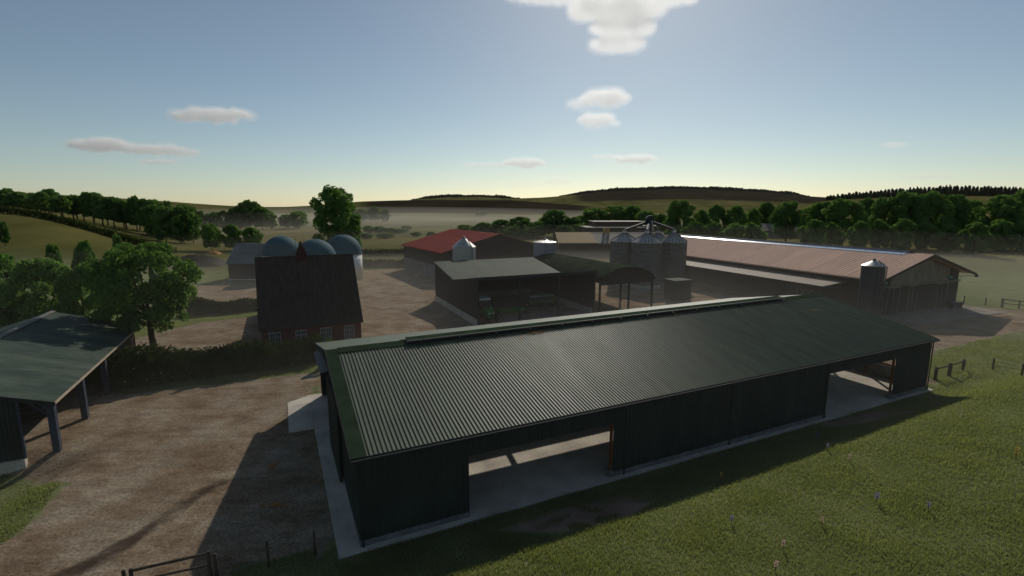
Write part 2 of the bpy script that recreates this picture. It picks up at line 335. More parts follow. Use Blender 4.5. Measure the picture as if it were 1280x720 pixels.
def ground_mat():
    m = bpy.data.materials.new('farm ground'); m.use_nodes = True; nt = m.node_tree; N = nt.nodes; Lk = nt.links
    b = N['Principled BSDF']; b.inputs['Roughness'].default_value = 1; b.inputs['Specular IOR Level'].default_value = 0
    tc = _n(nt, 'ShaderNodeTexCoord'); at = _n(nt, 'ShaderNodeVertexColor', layer_name='zone'); sp = _n(nt, 'ShaderNodeSeparateColor'); Lk.new(at.outputs['Color'], sp.inputs[0])
    def noise(s, det=6, st=None, rough=.6):
        n = _n(nt, 'ShaderNodeTexNoise'); n.inputs['Scale'].default_value = s; n.inputs['Detail'].default_value = det; n.inputs['Roughness'].default_value = rough
        if st:
            mp = _n(nt, 'ShaderNodeMapping'); mp.inputs['Scale'].default_value = st[:3]; mp.inputs['Rotation'].default_value = (0, 0, st[3]); Lk.new(tc.outputs['Object'], mp.inputs[0]); Lk.new(mp.outputs[0], n.inputs['Vector'])
        else: Lk.new(tc.outputs['Object'], n.inputs['Vector'])
        return n.outputs['Fac']
    def ramp(f, a, b_, p0=.35, p1=.65, mid=None):
        c = _n(nt, 'ShaderNodeValToRGB'); e = c.color_ramp.elements; e[0].position = p0; e[0].color = (*a, 1); e[1].position = p1; e[1].color = (*b_, 1)
        if mid: q = e.new((p0 + p1) / 2); q.color = (*mid, 1)
        Lk.new(f, c.inputs[0]); return c.outputs[0]
    def mix(f, a, b_, t='MIX', fac=None):
        x = _n(nt, 'ShaderNodeMix', data_type='RGBA', blend_type=t)
        if fac is not None: x.inputs[0].default_value = fac
        else: Lk.new(f, x.inputs[0])
        Lk.new(a, x.inputs[6]); Lk.new(b_, x.inputs[7]); return x.outputs[2]
    def rng(f, a, b_, c=0, d=1):
        x = _n(nt, 'ShaderNodeMapRange'); x.interpolation_type = 'SMOOTHSTEP'; Lk.new(f, x.inputs[0])
        for i, v in enumerate((a, b_, c, d)): x.inputs[i + 1].default_value = v
        return x.outputs[0]
    def math_(op, a, b_):
        x = _n(nt, 'ShaderNodeMath', operation=op)
        for i, v in enumerate((a, b_)):
            if isinstance(v, (int, float)): x.inputs[i].default_value = v
            else: Lk.new(v, x.inputs[i])
        return x.outputs[0]
    gravel = ramp(noise(.30, 10, (1, 1, 1, 0), .74), (.120, .082, .052), (.232, .196, .146), .36, .62, (.174, .132, .090))
    peb = ramp(noise(7, 7, None, .75), (.35, .35, .34), (1.7, 1.7, 1.72), .34, .70)
    yardc = mix(None, gravel, peb, 'MULTIPLY', .8)
    streak = ramp(noise(1.6, 6, (.30, 1, 1, R(-8)), .7), (.62, .60, .58), (1.2, 1.18, 1.15), .4, .62)
    yardc = mix(None, yardc, streak, 'MULTIPLY', .55)
    mudc = ramp(noise(2.2), (.016, .011, .009), (.044, .030, .023))
    mudf = rng(math_('MULTIPLY', sp.outputs[2], math_('ADD', noise(.7, 10, None, .7), .28)), .34, .70, 0, .85)
    yardc = mix(mudf, yardc, mudc)
    grass = ramp(noise(.35, 8), (.085, .098, .040), (.140, .150, .066))
    gf = ramp(noise(9, 4), (.6, .6, .6), (1.35, 1.35, 1.35))
    grass = mix(None, grass, gf, 'MULTIPLY', .6)
    fld = ramp(noise(.012, 6), (.058, .058, .018), (.118, .096, .038), .38, .62, (.082, .078, .026))
    fst = ramp(noise(.05, 5, (1, .06, 1, .25)), (.75, .75, .75), (1.2, 1.2, 1.2))
    fld = mix(None, fld, fst, 'MULTIPLY', .7)
    base = mix(sp.outputs[1], grass, fld)
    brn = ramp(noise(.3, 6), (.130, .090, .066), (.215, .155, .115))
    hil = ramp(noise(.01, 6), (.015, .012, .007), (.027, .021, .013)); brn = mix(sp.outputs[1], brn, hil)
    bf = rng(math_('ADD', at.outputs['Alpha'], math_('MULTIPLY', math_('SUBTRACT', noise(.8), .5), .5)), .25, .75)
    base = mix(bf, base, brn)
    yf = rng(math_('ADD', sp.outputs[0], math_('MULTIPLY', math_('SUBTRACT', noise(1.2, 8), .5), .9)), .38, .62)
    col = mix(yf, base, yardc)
    al = _n(nt, 'ShaderNodeVectorMath', operation='SCALE'); al.inputs['Scale'].default_value = ALB; Lk.new(col, al.inputs[0])
    Lk.new(al.outputs[0], b.inputs['Base Color'])
    bp = _n(nt, 'ShaderNodeBump'); bp.inputs['Strength'].default_value = .5; bp.inputs['Distance'].default_value = .06
    Lk.new(noise(5, 6), bp.inputs['Height']); Lk.new(bp.outputs[0], b.inputs['Normal'])
    return m
me.materials.append(ground_mat())

# ------------------------------------------------------------------ long green shed (x along the ridge, y away from camera)
def long_shed():
    t = thing('long_shed', 'long dark green corrugated shed with wide open doorways beside the meadow', 'shed', (OB[0], OB[1], 0), TH)
    L, W, ze, zr, w = LB, WB, 4.35, 6.45, WB / 2
    ov = .25
    sl = (zr - ze) / (w + ov)
    zr_at = lambda y: zr - sl * abs(y - w)
    u0, u1 = 4.6, 40.0
    # near roof slope: smooth verge strip then ribbed sheet
    a, b = -ov + .02, w - .32
    nrm = Vector((0, -sl, 1)).normalized()
    m = MB().ribs((.38, a, zr_at(a)), (1, 0, 0), L + .25 - .38, (0, b - a, zr_at(b) - zr_at(a)), nrm, .20, .05, top=.13, side=.12)
    m.build('roof_sheet', M['roof_green'], t)
    MB().slab((-.28, -ov, zr_at(-ov) + .045), (.40, -ov, zr_at(-ov) + .045), (.40, w, zr_at(w) + .045), (-.28, w, zr_at(w) + .045), .05).build('verge_flashing', M['flash_green'], t)
    for xa, xb in ((.40, u0 - .1), (u1, L + .25)):
        MB().slab((xa, w - .62, zr_at(w - .62) + .075), (xb, w - .62, zr_at(w - .62) + .075), (xb, w + .1, zr_at(w) + .075), (xa, w + .1, zr_at(w) + .075), .03).build('ridge_flashing', M['flash_green'], t)
    MB().slab((u0 - .1, w - .62, zr_at(w - .62) + .074), (u1, w - .62, zr_at(w - .62) + .074), (u1, w + .1, zr_at(w) + .074), (u0 - .1, w + .1, zr_at(w) + .074), .03).build('vent_throat', M['trim_dark'], t)
    # far slope, with the open ventilation slot under the raised ridge
    s0, s1 = w + SLOT0, w + SLOT1
    y1 = W + ov
    f = MB()
    def far(xa, xb, ya, yb): f.slab((xa, ya, zr_at(ya)), (xb, ya, zr_at(ya)), (xb, yb, zr_at(yb)), (xa, yb, zr_at(yb)), .05)
    far(-.28, L + .25, w, s0); far(-.28, u0, s0, s1); far(36.5, L + .25, s0, s1); far(-.28, L + .25, s1, y1)
    f.build('rear_roof_sheet', M['roof_green'], t)
    # raised ridge vent: shadow gap with clips below a narrow bright upstand
    v = MB().slab((u0, w - .55, zr + .17), (u1, w - .55, zr + .17), (u1, w + .25, zr + .21), (u0, w + .25, zr + .21), .03)
    v.build('ridge_vent', M['flash_green'], t)
    MB().box(u0 - .1, u1, w - .60, w - .553, zr + .12, zr + .19).build('vent_trim', M['galv_dull'], t)
    for i in range(14):
        x = u0 + .8 + i * (u1 - u0 - 1.6) / 13
        MB().box(x - .035, x + .035, w - .82, w - .72, zr_at(w - .8) + .03, zr + .10).build('vent_bracket', M['steel_dark'], t)
    MB().box(u0, u1, w - .34, w - .30, zr - .03, zr + .16).build('vent_upstand', M['trim_dark'], t)
    # eaves
    MB().box(-.28, L + .27, -ov - .02, -ov + .03, ze - .20, ze + .03).build('fascia', M['trim_dark'], t)
    gp = MB().prism_x([(-ov - .17, ze - .02), (-ov - .17, ze - .10), (-ov - .13, ze - .15), (-ov - .06, ze - .15), (-ov - .023, ze - .10), (-ov - .023, ze - .02)], -.30, L + .29)
    gp.build('gutter', M['trim_dark'], t)
    for x in (.07, 14.35, 22.6, 32.0, L - .1):
        MB().tube((x, -.14, .05), (x, -.14, ze - .16), .045).build('downpipe', M['trim_dark'], t)
    # front wall bays
    op = [(5.03, 13.62, 3.31), (32.3, 40.5, 3.42)]
    segs = [(0, op[0][0]), (op[0][1], op[1][0]), (op[1][1], L)]
    for xa, xb in segs:
        MB().ribs((xa, 0, .32), (1, 0, 0), xb - xa, (0, 0, ze - .2 - .32), (0, -1, 0), .25, .04).build('front_wall', M['wall_dark'], t)
        MB().box(xa - (.04 if xa > 0 else .06), xb + (.04 if xb < L else .06), -.09, .12, .0, .32).build('plinth', M['concrete_dark'], t)
    for xa, xb, z in op:
        MB().ribs((xa, 0, z), (1, 0, 0), xb - xa, (0, 0, ze - .2 - z), (0, -1, 0), .25, .04).build('door_header', M['wall_dark'], t)
        MB().box(xa, xb, -.05, .10, z - .12, z).build('door_lintel', M['trim_dark'], t)
        MB().box(xb - .09, xb + .02, .05, .20, .42, z).build('door_jamb', M['steel_rust'], t)
        MB().box(xa - .02, xa + .12, .05, .2, .08, z).build('door_jamb', M['steel_dark'], t)
        MB().box(xb - .24, xb + .05, -.10, .3, .06, .42).build('jamb_base', M['concrete_dark'], t)
    # left gable
    zt = lambda uu: zr_at(W - uu) - .06
    MB().ribs((0, W, .3), (0, -1, 0), W - 13.6 - 5.6 + 0, (0, 0, 1), (-1, 0, 0), .25, .04, vlen=lambda q: zr_at(W - q) - .06 - .3).build('gable_wall', M['wall_dark'], t)
    MB().ribs((0, 14.0, .3), (0, -1, 0), 14.0, (0, 0, 1), (-1, 0, 0), .25, .04, vlen=lambda q: zr_at(14.0 - q) - .06 - .3).build('gable_wall', M['wall_dark'], t)
    MB().ribs((0, 19.2, 4.2), (0, -1, 0), 5.2, (0, 0, 1), (-1, 0, 0), .25, .04, vlen=lambda q: zr_at(19.2 - q) - .06 - 4.2).build('gable_wall', M['wall_dark'], t)
    MB().box(-.06, .1, -.02, 13.9, 0, .3).build('plinth', M['concrete_dark'], t)
    d = MB().ribs((-.22, 10.9, .12), (0, -1, 0), 5.2, (0, 0, 4.66), (-1, 0, 0), .25, .04).box(-.2, -.14, 5.7, 10.9, .12, 4.78)
    d.build('sliding_door', M['wall_dark'], t)
    MB().hexa([(-.62, 10.7, 4.80), (-.10, 10.7, 4.92), (-.10, 15.6, 4.92), (-.62, 15.6, 4.80), (-.62, 10.7, 4.86), (-.10, 10.7, 4.98), (-.10, 15.6, 4.98), (-.62, 15.6, 4.86)]).build('door_rail_hood', M['galv_dull'], t)
    for s in (0, 1):
        x = -.30 if s == 0 else L + .27
        vb = MB()
        for ya, yb in ((-ov, w), (w, W + ov)):
            vb.hexa([(x - .02, ya, zr_at(ya) - .22), (x + .02, ya, zr_at(ya) - .22), (x + .02, yb, zr_at(yb) - .22), (x - .02, yb, zr_at(yb) - .22), (x - .02, ya, zr_at(ya) + .04), (x + .02, ya, zr_at(ya) + .04), (x + .02, yb, zr_at(yb) + .04), (x - .02, yb, zr_at(yb) + .04)])
        vb.build('bargeboard', M['trim_dark'], t)
    # right gable: low wall, open above with red steel posts and rails, clad peak
    MB().box(L - .15, L, 0, W, .06, 1.15).build('low_wall', M['concrete_dark'], t)
    MB().ribs((L, 0, 3.6), (0, 1, 0), W, (0, 0, 1), (1, 0, 0), .25, .04, vlen=lambda q: zr_at(q) - .06 - 3.6).build('gable_wall', M['wall_dark'], t)
    MB().ribs((L, 0, 1.15), (0, 1, 0), 1.6, (0, 0, 2.45), (1, 0, 0), .25, .04).build('gable_wall', M['wall_dark'], t)
    for y in (4.6, 9.2, 13.8):
        MB().box(L - .34, L - .16, y - .12, y + .12, .06, zr_at(y) - .1).build('steel_post', M['steel_rust'], t)
    MB().box(L - .12, L - .04, 1.6, W, 1.18, 1.36).build('steel_rail', M['steel_rust'], t)
    # rear wall and frames
    MB().ribs((L, W, .06), (-1, 0, 0), L, (0, 0, ze - .1), (0, 1, 0), .25, .04).build('rear_wall', M['wall_dark'], t)
    for x in (5.2, 15.1, 25.0, 34.6, 44.9):
        fr = MB()
        for ya, yb in ((.15, w), (w, W - .15)):
            fr.bar((x, ya, zr_at(ya) - .30), (x, yb, zr_at(yb) - .30), .14, .34)
        fr.build('rafter', M['steel_dark'], t)
    # floor and the yard apron
    MB().box(-1.0, L + .35, -.42, W + .5, -.3, .06).build('floor_slab', M['concrete'], t)
    MB().hexa([(-2.6, 13.8, -.3), (-1.003, 13.8, -.3), (-1.003, 20.3, -.3), (-2.55, 19.4, -.3), (-2.6, 13.8, .05), (-1.003, 13.8, .08), (-1.003, 20.3, .08), (-2.55, 19.4, .05)]).build('door_apron', M['concrete'], t)
    return t
SLOT0, SLOT1 = 1.2, 2.2
long_shed()

# ------------------------------------------------------------------ open cart shed, lower left
def cart_shed():
    t = thing('open_shed', 'open sided shed with weathered green roof on blue grey posts, lower left of yard', 'shed', (-28.3, 29.1, 0), R(25.3))
    e, r, ex, rx, lx = 3.40, 5.42, .45, -6.0, -12.45
    y0, y1 = -.9, 20.6
    MB().slab((rx, y0, r), (ex, y0, e), (ex, y1, e), (rx, y1, r), .09).build('roof', M['roof_weather'], t)
    MB().slab((lx, y0, e), (rx, y0, r), (rx, y1, r), (lx, y1, e), .09).build('roof', M['roof_weather'], t)
    MB().prism_y([(rx - .28, r - .03), (rx, r + .07), (rx + .28, r - .03), (rx + .28, r - .0), (rx, r + .10), (rx - .28, r + .0)], y0 - .02, y1 + .02).build('ridge_cap', M['galv_dull'], t)
    MB().box(ex + .003, ex + .05, y0, y1, e - .15, e + .01).build('eave_board', M['timber_pale'], t)
    fb = MB()
    for xa, za, xb, zb in ((lx, e, rx, r), (rx, r, ex, e)):
        fb.hexa([(xa, y0 - .05, za - .26), (xb, y0 - .05, zb - .26), (xb, y0 - .003, zb - .26), (xa, y0 - .003, za - .26), (xa, y0 - .05, za + .02), (xb, y0 - .05, zb + .02), (xb, y0 - .003, zb + .02), (xa, y0 - .003, za + .02)])
    fb.build('verge_board', M['trim_dark'], t)
    for y in (0, 5.2, 10.4, 15.3):
        MB().box(-.22, .14, y - .19, y + .19, -.2, e - .12).build('post', M['post_navy'], t)
        MB().bar((-.05, y, 2.2), (-1.3, y, 3.55), .14, .16).build('knee_brace', M['post_navy'], t)
    MB().box(-.2, .02, y0 + .1, y1, e - .40, e - .14).build('wall_plate', M['post_navy'], t)
    zt = lambda x: r - (r - e) / (ex - rx) * abs(x - rx)
    MB().ribs((-11.8, -.75, .1), (1, 0, 0), 11.8 - 1.35, (0, 0, 1), (0, -1, 0), .22, .04, vlen=lambda q: zt(-11.8 + q) - .2).build('front_wall', M['wall_dark'], t)
    MB().box(-11.8, -1.28, -.95, -.60, -1.4, .10).build('plinth', M['concrete'], t)
    MB().box(-1.352, -1.25, -.78, -.62, .10, zt(-1.3) - .1).build('corner_post', M['post_navy'], t)
    MB().box(-.08, .02, 10.6, 20.3, .1, e - .15).build('side_wall', M['timber_dark'], t)
    MB().box(-12.2, -.1, 20.2, 20.3, .1, e - .1).build('rear_wall', M['timber_dark'], t)
    MB().box(-12.3, -12.2, -.3, 20.3, -.9, e - .15).build('side_wall', M['timber_dark'], t)
    MB().box(.02, .10, 10.42, 10.56, 0, e - .25).build('door_stop', M['timber_pale'], t)
cart_shed()

# ------------------------------------------------------------------ farmhouse
def farmhouse():
    t = thing('farmhouse', 'brick farmhouse with tall dark tiled roof and four white windows behind the hedge', 'house', (-25.34, 49.0, 0), R(25.3))
    L, D, ze, zr = 9.77, 5.35, 2.61, 9.46
    MB().box(0, L, 0, 2 * D, 0, ze - .02).build('wall', M['brick'], t)
    g = MB()
    for x0, x1 in ((0.0, .3), (L - .3, L)): g.prism_x([(0, ze - .02), (2 * D, ze - .02), (D, zr - .25)], x0, x1)
    g.build('gable', M['brick'], t)
    rf = MB()
    dz = (zr - ze) / (D + .35)
    # courses of tiles: stepped strips so the slope has a real tiled relief
    nst = 34
    for side in (0, 1):
        for k in range(nst):
            a = k / nst; b = (k + 1) / nst
            ya, yb = -.35 + a * (D + .35), -.35 + b * (D + .35)
            za, zb = ze + a * (zr - ze), ze + b * (zr - ze)
            P = [(-.22, ya, za + .028), (L + .22, ya, za + .028), (L + .22, yb, zb + .012), (-.22, yb, zb + .012)]
            if side: P = [(p[0], 2 * D - p[1], p[2]) for p in P][::-1]
            rf.slab(*P, .07)
    r = rf.build('roof', M['tile_dark'], t)
    MB().prism_x([(D - .18, zr - .1), (D + .18, zr - .1), (D, zr + .10)], -.24, L + .24).build('ridge_tiles', M['tile_dark'], r)
    for xa, xb in ((.69, 1.79), (3.15, 4.22), (5.56, 6.68), (7.99, 9.03)):
        f = MB()
        z0, z1 = .75, 2.30
        f.box(xa, xb, -.06, .03, z0, z0 + .09); f.box(xa, xb, -.06, .03, z1 - .09, z1); f.box(xa, xa + .09, -.058, .03, z0 + .09, z1 - .09); f.box(xb - .09, xb, -.058, .03, z0 + .09, z1 - .09)
        xm = (xa + xb) / 2; f.box(xm - .05, xm + .05, -.055, .03, z0 + .09, z1 - .09)
        for k in (1, 2):
            z = z0 + k * (z1 - z0) / 3; f.box(xa + .09, xm - .05, -.05, .02, z - .03, z + .03); f.box(xm + .05, xb - .09, -.05, .02, z - .03, z + .03)
        for q in (xa + (xm - xa) * .53, xm + (xb - xm) * .47):
            f.box(q - .02, q + .02, -.045, .02, z0 + .09, z1 - .09)
        w = f.build('window', M['window_shaded'], t)
        MB().box(xa + .05, xb - .05, -.03, -.012, z0 + .05, z1 - .05).build('pane', M['glass'], w)
        MB().box(xa - .08, xb + .08, -.14, .02, z0 - .09, z0 - .003).build('sill', M['window_shaded'], w)
    ch = MB().box(3.9, 5.0, D - .4, D + .4, zr - .9, zr + .55).box(4.05, 4.85, D - .32, D + .32, zr + .55, zr + .95).box(4.25, 4.65, D - .25, D + .25, zr + .95, zr + 1.25)
    c = ch.build('chimney', M['brick_red'], t)
    MB().lathe([(.13, 0), (.11, .45)], 10, 4.45, D, zr + 1.25).build('chimney_pot', M['brick_red'], c)
    MB().tube((4.75, D, zr + .95), (4.75, D, zr + 2.5), .02, .012, 6).tube((3.95, D, zr + .5), (3.95, D, zr + 2.3), .02, .012, 6).build('aerial', M['steel_dark'], c)
    MB().box(.4, L - .4, 2 * D, 24, 0, 2.6).build('unseen_wing_wall', M['brick'], t)  # unseen wing, added to cast the shadow left of the house
    MB().prism_y([(.2, 2.55), (L - .2, 2.55), (L / 2, 4.6)], 2 * D + .02, 24.3).build('unseen_wing_roof', M['tile_dark'], t)
farmhouse()

# ------------------------------------------------------------------ digesters with domes
def digester(px, ytop, depth, label):
    p = at_depth(px, ytop, depth); r = 3.75; zt = p[2]; zs = zt - r * 1.04
    t = thing('digester_tank', label, 'tank', (p[0], p[1], 0), 0, 'domed tanks behind the farmhouse')
    MB().lathe([(r - .05, 0), (r - .05, zs)], 40).build('tank_wall', M['tank_white'], t, True)
    prof = [(r + .04, 0), (r + .04, .12)] + [(r * math.cos(a), .12 + (r * 1.02) * math.sin(a)) for a in np.linspace(.02, math.pi / 2 - .03, 14)]
    MB().lathe(prof, 40, 0, 0, zs).build('dome', M['dome'], t, True)
    MB().lathe([(r + .09, 0), (r + .12, .08), (r + .09, .16)], 40, 0, 0, zs - .02).build('rim', M['steel_dark'], t)
digester(350.5, 295, 104, 'teal domed tank left of the red brick chimney')
digester(393, 299, 92, 'teal domed tank just right of the red brick chimney, lowest dome')
digester(428, 293.5, 104, 'teal domed tank with white wall showing at the roof end')

# ------------------------------------------------------------------ far left barn
def plain_barn(name, label, loc, rz, L, W, ze, zr, wallm, roofm, ov=.5, extra=None):
    """x along ridge, y depth; front eave at y=0"""
    t = thing(name, label, 'barn', loc, rz)
    MB().box(0, L, .0, .2, 0, ze).build('front_wall', wallm, t); MB().box(0, L, W - .2, W, 0, ze).build('rear_wall', wallm, t)
    for x0, x1 in ((0.003, .2), (L - .2, L - .003)): MB().prism_x([(.003, 0), (W - .003, 0), (W - .003, ze), (W / 2, zr - .08), (.003, ze)], x0, x1).build('gable_wall', wallm, t)
    sl = (zr - ze) / (W / 2)
    a = -ov; za = ze - sl * ov
    r = MB()
    n = Vector((0, -sl, 1))
    r.ribs((-ov, a, za + .06), (1, 0, 0), L + 2 * ov, (0, W / 2 - a, zr - za), n, .5, .05)
    r.ribs((L + ov, W - a, za + .06), (-1, 0, 0), L + 2 * ov, (0, -(W / 2 - a), zr - za), Vector((0, sl, 1)), .5, .05)
    r.slab((-ov, a, za), (L + ov, a, za), (L + ov, W / 2, zr), (-ov, W / 2, zr), .1)
    r.slab((-ov, W / 2, zr), (L + ov, W / 2, zr), (L + ov, W - a, za), (-ov, W - a, za), .1)
    r.build('roof', roofm, t)
    MB().prism_x([(W / 2 - .3, zr + .02), (W / 2, zr + .16), (W / 2 + .3, zr + .02), (W / 2, zr + .10)], -ov, L + ov).build('ridge_cap', roofm, t)
    return t
t = plain_barn('grey_barn', 'small dark barn with grey sheet roof left behind the farmhouse', (-58.2, 101.6, 0), R(2), 16, 9, 3.7, 7.1, M['timber_dark'], M['roof_grey'], .3)
MB().box(5.6, 9.4, -.06, -.003, .05, 3.1).build('barn_door', M['timber_brown'], t)
MB().box(-.05, 16.05, -.08, 0, 0, .25).build('plinth', M['concrete'], t)

# ------------------------------------------------------------------ red roofed barn: x across gable, y along ridge
def red_barn():
    t = thing('red_barn', 'large barn with red sheet roof and dark boarded gable', 'barn', (-13.95, 98.3, 0), R(30))
    W, L, ze, zr = 26.0, 25.7, 5.85, 9.2
    xo = .5
    zt = lambda x: zr - (zr - ze) / (W / 2) * abs(x - W / 2)
    r = MB()
    sl = (zr - ze) / (W / 2)
    r.ribs((0, 0, ze + .05), (0, 1, 0), L, (W / 2, 0, zr - ze), (-sl, 0, 1), .45, .05); r.ribs((W, L, ze + .05), (0, -1, 0), L, (-W / 2, 0, zr - ze), (sl, 0, 1), .45, .05)
    r.slab((0, 0, ze), (W / 2, 0, zr), (W / 2, L, zr), (0, L, ze), .12); r.slab((W / 2, 0, zr), (W, 0, ze), (W, L, ze), (W / 2, L, zr), .12)
    r.build('roof', M['roof_red'], t)
    MB().prism_y([(W / 2 - .35, zr + .02), (W / 2, zr + .2), (W / 2 + .35, zr + .02)], -.03, L + .03).build('ridge_cap', M['roof_red'], t)
    z1 = ze + sl * xo - .13
    for x0 in (xo, W - xo - .2):
        MB().box(x0, x0 + .2, .5, L - .5, 3.0, z1).build('boarded_wall', M['timber_dark'], t)
        MB().box(x0 - .06, x0 + .26, .44, L - .44, 0, 3.0).build('lower_wall', M['concrete_dark'], t)
    for y0 in (.5, L - .7): MB().prism_y([(xo + .2, 3), (W - xo - .2, 3), (W - xo - .2, z1 - .02), (W / 2, zr - .2), (xo + .2, z1 - .02)], y0, y0 + .2).build('gable_wall', M['timber_dark'], t)
    MB().box(xo + .2, W - xo - .2, .44, .76, 0, 2.997).box(xo + .2, W - xo - .2, L - .76, L - .44, 0, 2.997).build('lower_wall', M['concrete_dark'], t)
    MB().box(8, 18, .38, .438, .05, 4.6).build('barn_door', M['timber_brown'], t)
    MB().hexa([(0 - .03, -.04, ze - .2), (W / 2, -.04, zr - .2), (W / 2, -.002, zr - .2), (-.03, -.002, ze - .2), (-.03, -.04, ze + .06), (W / 2, -.04, zr + .06), (W / 2, -.002, zr + .06), (-.03, -.002, ze + .06)]).hexa([(W / 2, -.04, zr - .2), (W + .03, -.04, ze - .2), (W + .03, -.002, ze - .2), (W / 2, -.002, zr - .2), (W / 2, -.04, zr + .06), (W + .03, -.04, ze + .06), (W + .03, -.002, ze + .06), (W / 2, -.002, zr + .06)]).build('verge_board', M['timber_dark'], t)
red_barn()

# ------------------------------------------------------------------ machine shed with butterfly roof
SH_O = np.array([-4.34, 61.31]); SH_T = R(24.43)
def machine_shed():
    t = thing('machine_shed', 'dark open fronted machine shed with grey green valley roof sheltering the tractor', 'shed', (SH_O[0], SH_O[1], 0), SH_T)
    L, W, zb, zl, zf = 17.44, 19.34, 6.24, 4.72, 6.30
    h = W / 2
    r = MB()
    r.ribs((L + .1, W + .1, zb + .06), (-1, 0, 0), L + .2, (0, -(h + .1), zl - zb), (0, .16, 1), .4, .04)
    r.slab((-.1, h, zl), (L + .1, h, zl), (L + .1, W + .1, zb), (-.1, W + .1, zb), .1)
    r.build('rear_roof', M['roof_weather_b'], t)
    MB().slab((-.1, -.15, zf), (L + .1, -.15, zf), (L + .1, h, zl), (-.1, h, zl), .1).build('front_roof', M['roof_weather_b'], t)
    MB().box(-.12, L + .12, -.2, -.153, zf - .4, zf - .02).build('fascia', M['trim_dark'], t)
    MB().box(-.1, L + .1, h - .12, h + .12, zl + .045, zl + .075).build('valley_gutter', M['galv_dull'], t)
    for x0 in (0, L - .2):
        w = MB(); w.prism_x([(.12, .9), (W - .2, .9), (W - .2, zb - .12), (h, zl - .12), (.12, zf - .14)], x0, x0 + .2); w.build('side_wall', M['timber_dark'], t)
        MB().box(x0 - .08, x0 + .28, .1, W + .1, 0, .9).build('plinth', M['concrete'], t)
    MB().box(.2, L - .2, W - .2, W, .9, zb - .14).build('rear_wall', M['timber_dark'], t)
    MB().box(.28, L - .28, W - .28, W + .08, 0, .897).build('plinth', M['concrete'], t)
    for x in (.12, 5.85, 11.65, L - .12):
        MB().box(x - .12, x + .12, -.12, .12, 0, zf - .12).build('post', M['trim_dark'], t)
    for x in (5.85, 11.65): MB().bar((x, 0, zf - .3), (x, h, zl - .3), .16, .3).build('rafter', M['timber_dark'], t)
    MB().box(.3, L - .3, -.6, W - .3, -.2, .03).build('floor', M['floor_dirt'], t)
machine_shed()

def local(o, th, x, y):
    return np.array(o) + np.array([math.cos(th), math.sin(th)]) * x + np.array([-math.sin(th), math.cos(th)]) * y

# ------------------------------------------------------------------ dutch barn with curved roof
def dutch_barn():
    o = local(SH_O, SH_T, L0 := 18.25, 0.0)
    t = thing('dutch_barn', 'dutch barn with curved green roof on slim posts beside the machine shed', 'barn', (o[0], o[1], 0), SH_T)
    W, D, zs, za = 9.4, 23.0, 4.5, 6.5
    def arc(k, off=0):
        a = math.pi * (.10 + .80 * k); ca, sa = math.cos(a), math.sin(a); s0 = math.sin(math.pi * .1); c0 = math.cos(math.pi * .1)
        return (W / 2 - W / 2 * ca / c0 * 1.04, zs + (za - zs) * (sa - s0) / (1 - s0) + off)
    n = 28
    r = MB()
    for k in range(n):
        (xa, z_a), (xb, z_b) = arc(k / n), arc((k + 1) / n)
        r.hexa([(xa, -.3, z_a - .06), (xb, -.3, z_b - .06), (xb, D, z_b - .06), (xa, D, z_a - .06), (xa, -.3, z_a), (xb, -.3, z_b), (xb, D, z_b), (xa, D, z_a)])
    r.build('curved_roof', M['roof_curved'], t)
    for y in (0.0, D - .1):
        MB().prism_y([(.1, zs - .45)] + [(W - .1, zs - .45)] + [(arc(k / n)[0], arc(k / n)[1] - .08) for k in range(n - 1, 0, -1)], y, y + .08).build('gable_sheet', M['timber_dark'], t)
    for x in (.1, W / 2 + .4, W - .1):
        for y in (.1, 7.6, 15.2, D - .2):
            if x == W / 2 + .4 and y not in (.1,): continue
            MB().box(x - .11, x + .11, y - .11, y + .11, 0, zs - .02).build('post', M['trim_dark'], t)
dutch_barn()

# ------------------------------------------------------------------ silos
def silo(name, label, px, depth, yrim, yapex, r, wall, roof, lattice=False, pipe=True):
    p = at_depth(px, yrim, depth); a = at_depth(px, yapex, depth); zr, za = p[2], a[2]
    t = thing(name, label, 'silo', (p[0], p[1], 0))
    prof = [(r, 0)]; z = 0
    while z < zr - .3:
        prof += [(r + .025, z + .22), (r, z + .44)]; z += .44
    prof += [(r, zr)]
    MB().lathe(prof, 32).build('silo_wall', wall, t, True)
    c = MB()
    n = 32
    c.lathe([(r + .09, -.02), (r + .09, .02), (r * .16, za - zr - .05), (r * .13, za - zr)], n, 0, 0, zr)
    c.build('cone_roof', roof, t)
    MB().lathe([(r * .17, 0), (r * .17, .22), (r * .05, .34)], 12, 0, 0, za - .08).build('vent_cap', M['galv_dull'], t)
    if pipe:
        MB().path([(r * .7, -r * .75, .4), (r * .78, -r * .8, zr - .1), (r * .3, -r * .2, za - .02)], .07).build('filler_pipe', M['galv_dull'], t)
    if lattice:
        l = MB()
        for s in (-.2, .2): l.tube((s, -r - .22, .3), (s, -r - .22, zr + .5), .022, .022, 6)
        for i in range(int(zr / .35)): l.tube((-.2, -r - .22, .5 + i * .35), (.2, -r - .22, .5 + i * .35), .016, .016, 5)
        l.build('ladder', M['galv_dull'], t)
    return t
silo('grain_silo', 'pale grey silo with shiny cone lid rising behind the machine shed, before the red roof', 580, 85.2, 308.5, 297.5, 1.95, M['cream_sheet'], M['galv'])
silo('flat_top_silo', 'lilac grey silo with nearly flat lid right of the red barn', 681, 93, 302.5, 299.3, 2.08, M['galv_lilac'], M['galv'], True)
silo('feed_silo', 'narrow dark feed silo with shiny cap at the corner of the cow barn', 1092, 64.5, 332, 325.5, 1.30, M['silo_dark'], M['galv'], True)

